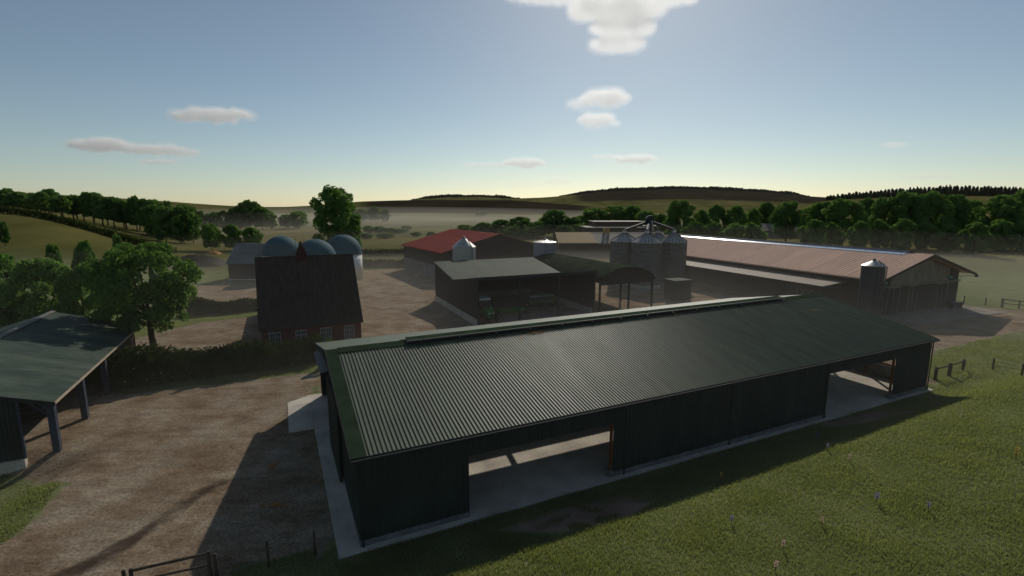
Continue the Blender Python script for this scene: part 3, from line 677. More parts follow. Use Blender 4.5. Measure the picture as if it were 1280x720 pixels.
def big_bin(px, depth, yrim, yapex, r, label, grp='steel grain bins under the elevator'):
    p = at_depth(px, yrim, depth); a = at_depth(px, yapex, depth); zr, za = p[2], a[2]
    t = thing('grain_bin', label, 'silo', (p[0], p[1], 0), 0, grp)
    m = MB()
    n = 72; prof = []
    for k in range(n):      # vertical stiffeners: alternate radius
        pass
    vs = []; 
    for zz in (0.0, zr):
        for k in range(n):
            a_ = 2 * math.pi * k / n; rr = r + (.05 if k % 6 == 0 else 0)
            vs.append((rr * math.cos(a_), rr * math.sin(a_), zz))
    m.add(vs, [(k, (k + 1) % n, n + (k + 1) % n, n + k) for k in range(n)])
    m.build('bin_wall', M['bin_grey'], t)
    MB().lathe([(r + .16, 0), (r + .16, .5), (r + .1, .6)], 36).build('bin_base', M['concrete'], t)
    n = 24; c = MB().lathe([(r + .12, -.06), (r + .12, 0), (.42, za - zr - .02), (.40, za - zr)], n, 0, 0, zr)
    c.build('bin_roof', M['galv'], t)
    rr = MB()
    for k in range(24):
        a_ = 2 * math.pi * (k + .5) / 24; rr.tube(((r + .1) * math.cos(a_), (r + .1) * math.sin(a_), zr + .02), (.42 * math.cos(a_), .42 * math.sin(a_), za + .0), .06, .03, 5)
    rr.build('roof_rib', M['steel_dark'], t)
    MB().lathe([(.42, 0), (.42, .35), (.2, .55)], 14, 0, 0, za - .05).build('filler_cap', M['galv'], t)
    return p[0], p[1], za
b1 = big_bin(808.5, 93, 302.5, 291.5, 2.75, 'ribbed grey grain bin in the middle, directly under the elevator head')
b2 = big_bin(842, 96, 302, 290.5, 2.5, 'ribbed grey grain bin nearest the pink roof')
b3 = big_bin(780.5, 97, 301, 291, 2.7, 'ribbed grey grain bin at the far left end of the elevator')
b4 = big_bin(822, 103, 301.5, 291, 2.7, 'grey grain bin mostly hidden behind the front bins')
def elevator():
    p = at_depth(812, 274, 99); x, y, zt = p
    t = thing('grain_elevator', 'dark bucket elevator tower with sloping spouts above the grain bins', 'elevator', (x, y, 0))
    l = MB()
    for sx in (-.55, .55):
        for sy in (-.55, .55): l.box(sx - .06, sx + .06, sy - .06, sy + .06, 0, zt - .6)
    k = 0
    while k * 1.4 + 1.4 < zt - .6:
        z = k * 1.4; k += 1
        for (ax, ay), (bx, by) in (((-.55, -.55), (.55, -.55)), ((-.55, .55), (.55, .55)), ((-.55, -.55), (-.55, .55)), ((.55, -.55), (.55, .55))):
            l.bar((ax, ay, z), (bx, by, z + 1.4), .05, .05); l.bar((ax, ay, z + 1.4), (bx, by, z + 1.4), .05, .05)
    l.build('tower_frame', M['steel_dark'], t)
    MB().box(-.35, .35, -.2, .2, .2, zt - .7).build('elevator_leg', M['steel_dark'], t)
    MB().box(-.75, .75, -.5, .5, zt - .7, zt + .25).prism_y([(-.75, zt + .253), (.75, zt + .253), (.3, zt + .7), (-.3, zt + .7)], -.5, .5).build('elevator_head', M['steel_dark'], t)
    MB().box(-1.3, 1.3, -.95, .95, zt - 1.3, zt - 1.22).build('platform', M['steel_dark'], t)
    rl = MB()
    for z in (zt - .7, zt - .25):
        rl.path([(-1.25, -.9, z), (1.25, -.9, z), (1.25, .9, z), (-1.25, .9, z), (-1.25, -.9, z)], .025, 5)
    for sx in (-1.25, 0, 1.25):
        for sy in (-.9, .9): rl.tube((sx, sy, zt - 1.22), (sx, sy, zt - .25), .025, .025, 5)
    rl.build('railing', M['steel_dark'], t)
    for b in (b1, b2, b3, b4):
        MB().tube((.0, -.2, zt - .4), (b[0] - x, b[1] - y, b[2] + .5), .27, .27, 8).build('spout', M['steel_dark'], t)
    MB().tube((.55, -.9, zt - 2.2), (.25, -.75, zt - .2), .16, .16, 8).build('spout', M['galv'], t)
elevator()

# ------------------------------------------------------------------ olive cabinet beside the bins
def cabinet():
    p = on_ground(853, 376.5)
    t = thing('fuel_cabinet', 'olive grey steel cabinet standing between the grain bins and the cow barn', 'cabinet', (p[0], p[1], 0), R(22))
    MB().box(-1.6, 1.6, 0, 2.6, .12, 3.25).build('body', M['box_green'], t)
    MB().box(-1.7, 1.7, -.1, 2.7, 3.253, 3.38).build('roof', M['box_green'], t)
    MB().box(-1.45, -.03, -.05, -.003, .25, 3.0).build('door', M['box_green'], t); MB().box(.03, 1.45, -.05, -.003, .25, 3.0).build('door', M['box_green'], t)
    MB().box(-1.7, 1.7, -.1, 2.7, 0, .118).build('base', M['concrete_dark'], t)
cabinet()

# ------------------------------------------------------------------ cow barn: x across gable, y along ridge
CO, CT = np.array([49.3, 65.7]), R(22)
def cow_barn():
    t = thing('cow_barn', 'very long cow barn with pinkish brown roof and pale ridge light', 'barn', (CO[0], CO[1], 0), CT)
    W, L, ze, zr = 21.4, 56.0, 5.15, 8.3
    sl = (zr - ze) / (W / 2); zt = lambda x: zr - sl * abs(x - W / 2)
    r = MB()
    r.ribs((-.1, 0, ze + .05), (0, 1, 0), L, (W / 2 + .1, 0, zr - ze), (-sl, 0, 1), .55, .05); r.ribs((W + .1, L, ze + .05), (0, -1, 0), L, (-W / 2 - .1, 0, zr - ze), (sl, 0, 1), .55, .05)
    r.slab((-.1, 0, ze), (W / 2, 0, zr), (W / 2, L, zr), (-.1, L, ze), .1); r.slab((W / 2, 0, zr), (W + .1, 0, ze), (W + .1, L, ze), (W / 2, L, zr), .1)
    # sheet laps, slightly proud bands across the slope
    for y in range(5, 56, 6): r.slab((-.1, y, ze + .105), (W / 2 - .9, y, zt(W / 2 - .9) + .105), (W / 2 - .9, y + .2, zt(W / 2 - .9) + .105), (-.1, y + .2, ze + .105), .02)
    r.build('roof', M['roof_pink'], t)
    for s in (-1, 1):
        x0, x1 = W / 2 + s * 1.25, W / 2 + s * .28
        q = [(x0, 3.2, zt(x0) + .16), (x1, 3.2, zt(x1) + .16), (x1, L - .5, zt(x1) + .16), (x0, L - .5, zt(x0) + .16)]
        if s > 0: q = [q[1], q[0], q[3], q[2]]
        MB().slab(*q, .05).build('ridge_light', M['skylight'], t)
    MB().box(W / 2 - .12, W / 2 + .12, 2.6, L - .4, zr + .02, zr + .30).build('ridge_vent', M['steel_dark'], t)
    MB().slab((W / 2 - .42, 3.2, zr + .17), (W / 2 + .42, 3.2, zr + .17), (W / 2 + .42, L - .5, zr + .17), (W / 2 - .42, L - .5, zr + .17), .03).build('ridge_hood', M['skylight'], t)
    # near gable, set in under the overhang
    yw, xi = 1.5, 1.0
    lo = MB().box(xi, W - xi, yw, yw + .2, 0, 3.9); lo.build('gable_lower_wall', M['timber_dark'], t)
    g = MB()
    # individual upright boards fill the gable peak
    x = xi
    while x < W - xi - .05:
        x1 = min(x + .42, W - xi); z1 = min(zt(x), zt(x1)) - .16
        off = .012 * random.random()
        if 4.2 < x < W - 3.6: g.box(x, x1 - .02, yw - .02 - off, yw + .1, 4.15, max(4.3, z1))
        x = x1
    g.build('gable_boards', M['gable_plank'], t)
    MB().prism_y([(xi, 3.903), (W - xi, 3.903), (W - xi, zt(xi) - .14), (W / 2, zr - .14), (xi, zt(xi) - .14)], yw + .103, yw + .2).build('gable_wall', M['timber_dark'], t)
    MB().box(xi - .4, W - xi, yw - .25, yw - .03, 3.92, 4.12).build('gable_beam', M['gable_plank'], t)
    for zz in (5.6,): MB().box(5.2, W - 5, yw - .10, yw - .035, zz, zz + .12).build('gable_batten', M['gable_plank'], t)
    for xa, xb in ((4.0, 6.3), (8.6, 10.3), (15.2, 17.4)):
        d = MB().box(xa, xb, yw - .10, yw - .003, .05, 3.55).build('barn_door', M['timber_dark'], t)
        MB().box(xa - .14, xa, yw - .14, yw, 0, 3.7).box(xb, xb + .14, yw - .14, yw, 0, 3.7).box(xa - .14, xb + .14, yw - .14, yw, 3.7, 3.84).box((xa + xb) / 2 - .05, (xa + xb) / 2 + .05, yw - .13, yw - .102, .05, 3.55).build('door_frame', M['gable_plank'], d)
    for xa in (2.6, W - 3.9):
        MB().lathe([(.02, 0), (.26, .05), (.28, .2), (.2, .34), (.05, .38)], 14, xa, yw - .36, 4.45).build('wall_lamp', M['teal'], t)
    for x0 in (xi, W - xi - .2): MB().box(x0, x0 + .2, yw + .203, L - 1, 0, zt(xi) - .15).build('side_wall', M['timber_dark'], t)
    MB().box(xi + .2, W - xi - .2, L - 1.2, L - 1, 0, zt(xi) - .2).build('rear_wall', M['timber_dark'], t)
    b = MB()
    for xa, xb in ((-.1, W / 2), (W / 2, W + .1)):
        za, zb = zt(xa), zt(xb)
        b.hexa([(xa, -.06, za - .28), (xb, -.06, zb - .28), (xb, -.003, zb - .28), (xa, -.003, za - .28), (xa, -.06, za + .07), (xb, -.06, zb + .07), (xb, -.003, zb + .07), (xa, -.003, za + .07)])
    b.build('bargeboard', M['timber_dark'], t)
    # lamp arm on the right corner
    a = MB().tube((W - 1.2, yw - .1, 4.6), (W + 1.1, yw - 1.0, 4.75), .06); ar = a.build('lamp_arm', M['galv'], t)
    MB().lathe([(.08, .2), (.22, 0), (.24, -.25), (.02, -.3)], 12, W + 1.2, yw - 1.05, 4.75).build('lamp_head', M['steel_dark'], ar)
    # lean-to along the yard side
    ly0, ly1, ld = 5.0, 51.0, 4.6
    MB().slab((-ld, ly0, 4.02), (xi - .05, ly0, 4.45), (xi - .05, ly1, 4.45), (-ld, ly1, 4.02), .12).build('lean_to_roof', M['roof_tan'], t)
    MB().box(-ld - .05, -ld - .003, ly0, ly1, 3.75, 4.03).build('lean_to_fascia', M['timber_dark'], t)
    for k in range(9):
        y = ly0 + .2 + k * (ly1 - ly0 - .4) / 8
        MB().box(-ld + .05, -ld + .25, y - .1, y + .1, 0, 3.88).build('lean_to_post', M['timber_dark'], t)
    fe = MB()
    for z in np.arange(.35, 2.7, .3): fe.tube((-ld + .15, ly0 + 5.4, z), (-ld + .15, ly1 - 5, z), .03, .03, 5)
    for y in np.arange(ly0 + 5.4, ly1 - 5, .8): fe.tube((-ld + .15, y, .05), (-ld + .15, y, 2.75), .025, .025, 5)
    fe.build('feed_barrier', M['steel_dark'], t)
    MB().box(-ld + .1, -ld + .22, ly0 + .32, ly0 + 5.3, .05, 3.7).build('side_boarding', M['timber_dark'], t)
    MB().box(-ld + .1, xi - .05, ly0 + .1, ly0 + .22, .05, 3.9).build('end_boarding', M['timber_dark'], t)
    hp = [(-ld - .2, ly1 + .2, 0.2)]
    MB().path([(-ld - .1, ly1 + 1.2, .5), (-ld - .1, ly1 + 1.2, 3.5), (-ld - .1, ly1 + .8, 3.85), (-ld - .1, ly1 - 3.0, 3.85)], .09, 8).path([(-ld - .1, ly1 + 1.2, .5), (-ld - .1, ly1 + .8, .15), (-ld - .1, ly1 - 3.0, .15)], .09, 8).build('yard_gate', M['steel_dark'], t)
    MB().box(-ld - 2.4, -ld - .6, ly1 - 9, ly1 - 5.0, 0, .9).build('feed_trough', M['concrete'], t)
    # pale lettering on the dark lean-to side board
    for ch, y, h_ in (('I', ly0 + 3.9, .9), ('V', ly0 + 3.3, .9), ('G', ly0 + 2.0, .95)):
        cu = bpy.data.curves.new('letter', 'FONT'); cu.body = ch; cu.size = 1.5; cu.extrude = .02
        o = bpy.data.objects.new('sign_letter', cu); dg = bpy.context.evaluated_depsgraph_get()
        COL.objects.link(o); dg.update(); mm = bpy.data.meshes.new_from_object(o.evaluated_get(dg)); COL.objects.unlink(o); bpy.data.objects.remove(o)
        mm.materials.clear(); mm.materials.append(M['galv_dull'])
        q = bpy.data.objects.new('sign_letter', mm); COL.objects.link(q); q.parent = t
        q.location = (-ld + .06, y, 2.2); q.rotation_euler = (R(90), 0, R(-90))
    MB().box(1.0, W + .6, -4.2, yw, -.2, .05).build('apron', M['apron'], t)
cow_barn()
def trough():
    p = local(CO, CT, 18.6, .6)
    t = thing('water_trough', 'low dark cattle trough beside the right hand cow barn door', 'trough', (p[0], p[1], .05), CT)
    MB().box(-1.3, 1.3, -.35, .35, .35, .8).build('tub', M['steel_dark'], t)
    for x in (-1.1, 1.1): MB().box(x - .08, x + .08, -.3, .3, 0, .348).build('leg', M['steel_dark'], t)
trough()

# ------------------------------------------------------------------ halls in the distance
p = on_ground(655, 321.5)
t = plain_barn('long_hall', 'long low hall with ochre and tan roof behind the lilac silo', (14.0, 148, 0), R(3), 33, 12, 4.3, 7.0, M['timber_brown'], M['roof_tan'], .4)
sl = (7.0 - 4.3) / 6
MB().slab((-.45, -.4, 4.3 - sl * .4 + .2), (11.5, -.4, 4.3 - sl * .4 + .2), (10.5, 5.9, 7.15), (-.45, 5.9, 7.15), .05).build('ochre_roof_panel', M['roof_ochre'], t)
MB().box(14.4, 15.2, 5.6, 6.4, 6.6, 8.4).box(15.6, 16.4, 5.6, 6.4, 6.6, 8.3).build('chimney', M['roof_ochre'], t)
p = at_depth(733, 295, 190)
t = thing('brown_warehouse', 'boxy two tier brown warehouse behind the elevator', 'warehouse', (p[0], 190, 0), R(2))
MB().box(0, 24, 0, 14, 0, 7.0).build('lower_block', M['timber_brown'], t); MB().box(4, 24, 5, 18, 7.003, 9.0).build('upper_block', M['timber_brown'], t)
MB().box(-.1, 24.1, -.1, 14, 7.004, 7.2).build('parapet', M['concrete'], t); MB().box(3.9, 24.1, 4.9, 18, 9.003, 9.2).build('parapet', M['roof_tan'], t)
for i in range(5): MB().box(2 + i * 4.4, 5 + i * 4.4, -.05, -.003, 3.6, 4.6).build('window', M['glass'], t)
p = at_depth(950, 290, 240)
t = plain_barn('pale_shed', 'small pale roofed shed glimpsed between the trees', (p[0], 240, 0), R(-4), 22, 12, 3.6, 6.6, M['concrete_dark'], M['roof_tan'], .4)
p = at_depth(945, 280, 300)
t = plain_barn('grey_shed', 'distant pale roofed shed above and left of the other', (p[0], 300, tz(p[0], 300)), R(6), 15, 9, 3.6, 6.0, M['concrete_dark'], M['roof_tan'], .4)
for px, wdt, lab in ((1190, 14, 'distant low pale house under the big trees, left one'), (1238, 17, 'distant low pale house under the big trees, right one')):
    p = at_depth(px, 300, 235)
    t = plain_barn('far_house', lab, (p[0], 235, tz(p[0], 235) - .2), R(-10), wdt, 8, 2.8, 5.6, M['tank_white'], M['roof_grey'], .4); t['category'] = 'house'
    for i in range(3): MB().box(1.5 + i * 4, 2.9 + i * 4, -.05, -.003, 1.0, 2.2).build('window', M['glass'], t)
# ------------------------------------------------------------------ vegetation
def quads_mesh(name, C, T, B, m, uvlen=None):
    """leaf cards: centres C, half vectors T (long) and B (wide) -> pointed quads"""
    n = len(C)
    v = np.empty((n, 4, 3)); v[:, 0] = C - T; v[:, 1] = C + B - T * .1; v[:, 2] = C + T; v[:, 3] = C - B - T * .1
    me = bpy.data.meshes.new(name); me.vertices.add(4 * n); me.vertices.foreach_set('co', v.ravel())
    me.loops.add(4 * n); me.loops.foreach_set('vertex_index', np.arange(4 * n, dtype=np.int32))
    me.polygons.add(n); me.polygons.foreach_set('loop_start', np.arange(0, 4 * n, 4, dtype=np.int32)); me.update(); me.validate()
    me.materials.append(m); return me
def unit(a): return a / (np.linalg.norm(a, axis=1, keepdims=True) + 1e-9)
def leaf_frames(rng, nrm, size, asp=.55):
    n = len(nrm); r = unit(rng.normal(size=(n, 3))); t = unit(np.cross(nrm, r)); b = np.cross(nrm, t)
    s = size * rng.uniform(.6, 1.3, (n, 1)); return t * s, b * s * asp
def crown_mesh(name, seed, nclump, nleaf, lsize, zlo, m, hw=1.3, cr=(.10, .17), zc=None, top=.985):
    rng = np.random.default_rng(seed); zc = zc or (zlo + 1) / 2 - .02; hz = max(top - zc, zc - zlo)
    cen = []; rad = []
    for i in range(nclump):
        z = zlo + .07 + (top - .12 - zlo) * ((i + .5) / nclump); ph = i * 2.39996 + rng.uniform(-.4, .4)
        Rz = .5 * math.sqrt(max(.05, 1 - ((z - zc) / hz) ** 2)); c = rng.uniform(*cr)
        rr = max(0, Rz - c * .85) * rng.uniform(.45, 1.06)
        cen.append((rr * math.cos(ph), rr * math.sin(ph), z)); rad.append(c)
    cen.append((rng.uniform(-.05, .05), rng.uniform(-.05, .05), top - .09)); rad.append(cr[1] * .8)
    cen = np.array(cen); rad = np.array(rad)
    k = rng.choice(len(rad), nleaf, p=rad ** 2 / (rad ** 2).sum())
    d = unit(rng.normal(size=(nleaf, 3)) + np.array([0, 0, .35]))
    r = rad[k][:, None] * (.45 + .62 * rng.random((nleaf, 1)) ** .55)
    C = cen[k] + d * r * np.array([1, 1, 1 / hw * .8])
    nrm = unit(d + rng.normal(size=(nleaf, 3)) * .55)
    T, B = leaf_frames(rng, nrm, lsize); T[:, 2] /= hw; B[:, 2] /= hw
    return quads_mesh(name, C, T, B, m), cen
def trunk_mesh(name, seed, cen, zfork, r0, m, nl=7):
    rng = random.Random(seed); b = MB(); p = Vector((0, 0, -.03)); r = r0; pts = [p]
    for i in range(5):
        q = Vector((p.x + rng.uniform(-.012, .012), p.y + rng.uniform(-.012, .012), (i + 1) / 5 * zfork)); b.tube(p, q, r, r * .9, 9); p = q; r *= .9; pts.append(p)
    idx = sorted(range(len(cen)), key=lambda i: rng.random())[:nl]
    for i in idx:
        c = Vector(cen[i]); s = pts[-1] if c.z > zfork else pts[-2]; mid = s.lerp(c, .5) + Vector((0, 0, .03)); rr = r * .62
        b.tube(s, mid, rr, rr * .6, 6); b.tube(mid, c, rr * .6, rr * .2, 5)
    b.tube(pts[-1], pts[-1] + Vector((0, 0, .3)), r, r * .3, 7)
    return b.mesh(name, m, True)
def tree_kind(name, label, seed, nclump, nleaf, lsize, zlo, m, zfork=.36, r0=.022, **kw):
    t = thing(name, label, 'tree')
    cm, cen = crown_mesh('crown', seed, nclump, nleaf, lsize, zlo, m, **kw)
    c = bpy.data.objects.new('crown', cm); COL.objects.link(c); c.parent = t
    k = bpy.data.objects.new('trunk', trunk_mesh('trunk', seed, cen, zfork, r0, M['bark'])); COL.objects.link(k); k.parent = t
    t['_fresh'] = 1
    return t
def plant(kind, px, ytop, depth, wpx, label, group=None, dz=0):
    p = at_depth(px, ytop, depth); g = tz(p[0], depth) + dz; h = max(2.5, p[2] - g); w = wpx / 632 * depth
    rz = random.uniform(0, 6.28)
    if kind.get('_fresh'):
        del kind['_fresh']; o = kind; o.location = (p[0], depth, g); o.rotation_euler = (0, 0, rz); o['label'] = label
        if group: o['group'] = group
    else: o = dup(kind, (p[0], depth, g), rz, label, group=group)
    o.scale = (w, w, h)
    return o
far = [tree_kind('broadleaf_tree', 'x', 11 + i, 24 + 3 * i, 3200, .050, .05 + .015 * i, M['leaf_a'], zfork=.25, hw=1.05 + .08 * i, cr=(.10, .16)) for i in range(4)]
row = [tree_kind('broadleaf_tree', 'x', 41 + i, 24, 2400, .058, .20, M['leaf_a'], zfork=.30, r0=.03, hw=1.3) for i in range(3)]
mid = [tree_kind('broadleaf_tree', 'x', 71 + i, 36, 7500, .032, .10, M['leaf_dark'], zfork=.30, r0=.03, hw=1.1, cr=(.08, .15)) for i in range(3)]
bush = [tree_kind('bushy_tree', 'x', 91 + i, 20, 2600, .062, .02, M['leaf_a'], zfork=.3, r0=.03, hw=1.0) for i in range(2)]
# hilltop row on the left
LEFT = 'trees in the row along the left hilltop'
prof_x = [-40, 0, 12, 30, 50, 75, 104, 130, 155, 190, 222, 250]; prof_y = [232, 236, 231, 240, 238, 241, 241, 244, 247.5, 252, 257.5, 262]
px = -30.0; i = 0
while px < 232:
    yt = np.interp(px, prof_x, prof_y) + random.uniform(-4.0, 4.5)
    plant(row[i % 3], px, yt, random.uniform(214, 228), random.uniform(26, 36), 'broadleaf tree in the dense hilltop row above the left field', LEFT); px += random.uniform(11, 16); i += 1
px = -20.0
while px < 225:
    plant(row[i % 3], px, np.interp(px, prof_x, prof_y) + random.uniform(4, 9), random.uniform(234, 248), random.uniform(24, 32), 'broadleaf tree in the dense hilltop row above the left field', LEFT); px += random.uniform(15, 22); i += 1
for px, yt, d, w, lab in [(188, 256, 196, 30, 'rounded tree at the left end of the clump ending the hilltop row'), (203, 259, 190, 34, 'broad tree low in the clump where the hilltop row ends'), (222, 258, 194, 34, 'tall tree in the middle of the clump ending the hilltop row'), (238, 264, 200, 26, 'tree at the right end of the clump ending the hilltop row'),
                          (262, 279, 170, 30, 'leftmost of three rounded trees above the grey barn'), (289, 281, 172, 30, 'middle of three rounded trees above the grey barn'), (313, 284, 174, 28, 'rightmost of three rounded trees above the grey barn'),
                          (310, 250, 330, 36, 'tallest tree in the far clump on the left skyline'), (326, 259, 326, 30, 'tree leaning against the tallest one in the far left clump'), (337, 264, 335, 22, 'small tree at the right end of the far left clump'),
                          (372, 264, 340, 30, 'small rounded tree left of the big dark tree, far off in mist'), (356, 268, 345, 18, 'tiny tree between the far left clump and the big dark tree')]:
    plant(far[i % 4], px, yt, d, w, lab); i += 1
for px, yt in ((240, 258), (250, 264), (259, 267), (268, 265), (278, 263), (289, 260), (297, 263)):
    plant(far[i % 4], px, yt, 322 + random.uniform(-6, 6), 17, 'small tree in the misty far hedgerow left of the far clump', 'trees in the misty far hedgerow'); i += 1
big = tree_kind('broadleaf_tree', 'x', 131, 46, 9000, .030, .12, M['leaf_dark'], zfork=.3, r0=.035, hw=1.35, cr=(.09, .15))
plant(big, 417, 233.5, 125, 68, 'big dark tree standing against the skyline behind the teal domes')
plant(bush[0], 440, 274, 128, 24, 'dark bushy tree at the right foot of the big skyline tree')
for px, yt, d, w, lab in [(452, 261, 480, 22, 'dark tree high on the misty slope right of the big skyline tree'), (468, 258, 490, 22, 'taller dark tree high on the misty slope'), (481, 262, 485, 16, 'smallest dark tree high on the misty slope'),
                          (460, 282, 280, 18, 'first tree of the short row beside the big skyline tree'), (474, 283, 280, 20, 'second tree of the short row right of the big skyline tree'), (489, 285, 282, 22, 'last tree of the short row in the mist'),
                          (458, 300, 235, 22, 'pale tree fading in mist just above the far hedge'), (482, 298, 240, 26, 'wide pale tree fading in mist above the far hedge'), (508, 290, 330, 18, 'single pale tree standing in the mist left of the red roof'), (520, 299, 250, 16, 'low tree at the left corner of the red roof'), (538, 290, 250, 16, 'small tree rising over the left end of the red roof'),
                          (602, 264, 640, 20, 'lone tree on the dark slope above the red roof'),
                          (581, 281, 250, 30, 'rounded tree touching the peak of the red roof'), (604, 278, 245, 34, 'tree over the right half of the red roof'), (626, 275, 248, 36, 'tree above the gable of the red barn'), (651, 271, 245, 40, 'tree left of the ochre roof'), (672, 277, 242, 34, 'low tree over the ochre roof'), (692, 262, 252, 46, 'tall tree over the lilac silo'), (716, 272, 250, 38, 'tree between the lilac silo and the brown warehouse'), (742, 260, 262, 46, 'tall tree behind the brown warehouse'), (768, 257, 268, 44, 'tree left of the elevator head'), (790, 257, 268, 36, 'tree directly behind the elevator'), (806, 264, 255, 38, 'lower tree behind the elevator spouts')]:
    plant(far[i % 4], px, yt, d, w, lab); i += 1
for px, yt, d, w, lab in [(640, 283, 232, 30, 'low leafy tree at the foot of the trees left of the ochre roof'), (662, 284, 236, 28, 'low leafy tree right above the ridge of the ochre roof'), (705, 282, 236, 30, 'low leafy tree behind the orange chimneys'), (726, 280, 240, 26, 'low leafy tree left of the brown warehouse'), (826, 268, 235, 34, 'leafy tree behind the rightmost elevator spout'), (838, 276, 215, 30, 'low leafy tree above the rightmost grain bin'),
                          (444, 288, 262, 26, 'leafy tree at the left start of the misty hedge trees'), (500, 286, 285, 24, 'rounded tree closing the short row in the mist'), (437, 303, 230, 24, 'pale low tree in the mist next to the teal dome')]:
    plant(bush[i % 2], px, yt, d, w, lab); i += 1
plant(mid[0], 851, 249.5, 190, 46, 'broad dark tree right of the elevator above the pink roof end')
RG = 'trees in the belt behind the cow barn'
for k, (px, yt, d, w) in enumerate([(878, 263, 215, 26), (897, 256, 225, 30), (920, 257, 220, 30), (943, 260, 230, 24), (958, 254, 260, 34), (986, 252, 205, 42), (1012, 258, 230, 28)]):
    plant(far[k % 4] if k != 5 else mid[1], px, yt, d, w, ['small tree at the left end of the belt over the pink roof', 'tree second from left in the belt over the pink roof', 'rounded tree third in the belt over the pink roof', 'narrow tree left of the pale sheds', 'wide tree behind the pale sheds', 'broad tree right above the pale sheds', 'small tree between two broad dark trees'][k], RG)
for k, (px, yt, d, w, lab) in enumerate([(1030, 253, 190, 40, 'broad dark tree behind the middle of the pink roof'), (1058, 251, 180, 48, 'biggest dark tree over the ridge light'), (1088, 250, 215, 30, 'lighter tree right of the biggest dark tree'), (1112, 247, 185, 42, 'flat topped tree over the feed silo'), (1138, 242, 180, 44, 'tallest tree over the cow barn gable'), (1166, 242, 178, 46, 'dark tree right of the tallest over the gable'), (1192, 244, 186, 42, 'broad tree at the right end of the dense belt'), (1215, 252, 195, 30, 'small tree closing the right end of the belt'), (1256, 246, 180, 50, 'broad tree near the right edge of the picture'), (1288, 237, 230, 44, 'tall tree cut by the right edge')]):
    plant(mid[k % 3], px, yt - 1.5, d, w * 1.22, lab, RG)
for px, yt in ((868, 279), (893, 276), (918, 279), (942, 281), (1018, 276), (1042, 279), (1076, 276), (1102, 274), (1130, 276), (1160, 279), (1185, 282), (1222, 281), (1250, 276), (1276, 279)):
    plant(bush[i % 2], px, yt + random.uniform(-2, 3), 158 + random.uniform(-5, 12), random.uniform(28, 38), 'lower leafy tree in the front of the belt behind the cow barn', 'lower trees in front of the belt'); i += 1
# conifer plantation
def conifer_kind(seed):
    t = thing('conifer', 'x', 'tree'); rng = np.random.default_rng(seed); n = 1100
    z = .98 * rng.random(n) ** 1.2; ph = rng.uniform(0, 6.283, n); Rm = .5 * (1 - z) ** .75 + .04; r = Rm * rng.uniform(.35, 1, n)
    C = np.stack([r * np.cos(ph), r * np.sin(ph), z], 1); T = np.stack([np.cos(ph), np.sin(ph), -.12 + 0 * ph], 1) * .13; B = np.stack([-np.sin(ph), np.cos(ph), 0 * ph], 1) * .07 + rng.normal(size=(n, 3)) * .015
    c = bpy.data.objects.new('crown', quads_mesh('crown', C, T, B, M['needle'])); COL.objects.link(c); c.parent = t
    MB().tube((0, 0, -.05), (0, 0, .9), .03, .008, 7).build('trunk', M['bark'], t, True); t['_fresh'] = 1; return t
con = [conifer_kind(5), conifer_kind(6)]
ctx = [1030, 1060, 1100, 1150, 1190, 1230, 1262, 1300]; cty = [245.5, 241, 237.5, 234, 231.5, 232.5, 233.5, 236]
px = 1034.0
while px < 1300:
    for rw in range(2):
        plant(con[i % 2], px + rw * 1.6, np.interp(px, ctx, cty) + random.uniform(-1.2, 1.6) + rw * .3, 770 + rw * 14 + random.uniform(-3, 3), random.uniform(4.0, 5.0), 'conifer in the plantation along the right skyline', 'conifers of the skyline plantation'); i += 1
    px += random.uniform(4.0, 5.2)
# near left trees
near = tree_kind('broadleaf_tree', 'x', 201, 74, 19000, .0165, .24, M['leaf_b'], zfork=.34, r0=.036, hw=1.05, cr=(.05, .11))
g = on_ground(186, 449); plant(near, 172, 300, g[1], 138, 'near leafy tree with bare trunk standing in the hedge left of the farmhouse')
nb = [tree_kind('bushy_tree', 'x', 211 + i, 34, 9000, .026, .02, M['leaf_b'], zfork=.3, r0=.03, hw=1.0, cr=(.08, .15)) for i in range(2)]
for k, (px, yt, d, w, lab) in enumerate([(-6, 317, 58, 120, 'bushy tree at the left edge behind the open shed'), (48, 322, 56, 100, 'middle bushy tree behind the open shed roof'), (98, 330, 55, 80, 'bushy tree behind the open shed, next to the near leafy tree')]):
    plant(nb[k % 2], px, yt, d, w, lab)
for k, (px, yt, d, w, lab) in enumerate([(64, 304, 76, 26, 'dark sapling poking above the bushy trees, leftmost'), (104, 301, 78, 30, 'dark sapling between the bushy trees and the near tree'), (146, 294, 74, 24, 'slim dark sapling rising over the near leafy tree'), (192, 303, 76, 24, 'dark sapling at the right shoulder of the near tree'), (2, 277, 120, 16, 'dark bush at the left edge on the field')]):
    o = plant(mid[k % 3], px, yt, d, w, lab); o.name = 'sapling'; o['category'] = 'sapling'

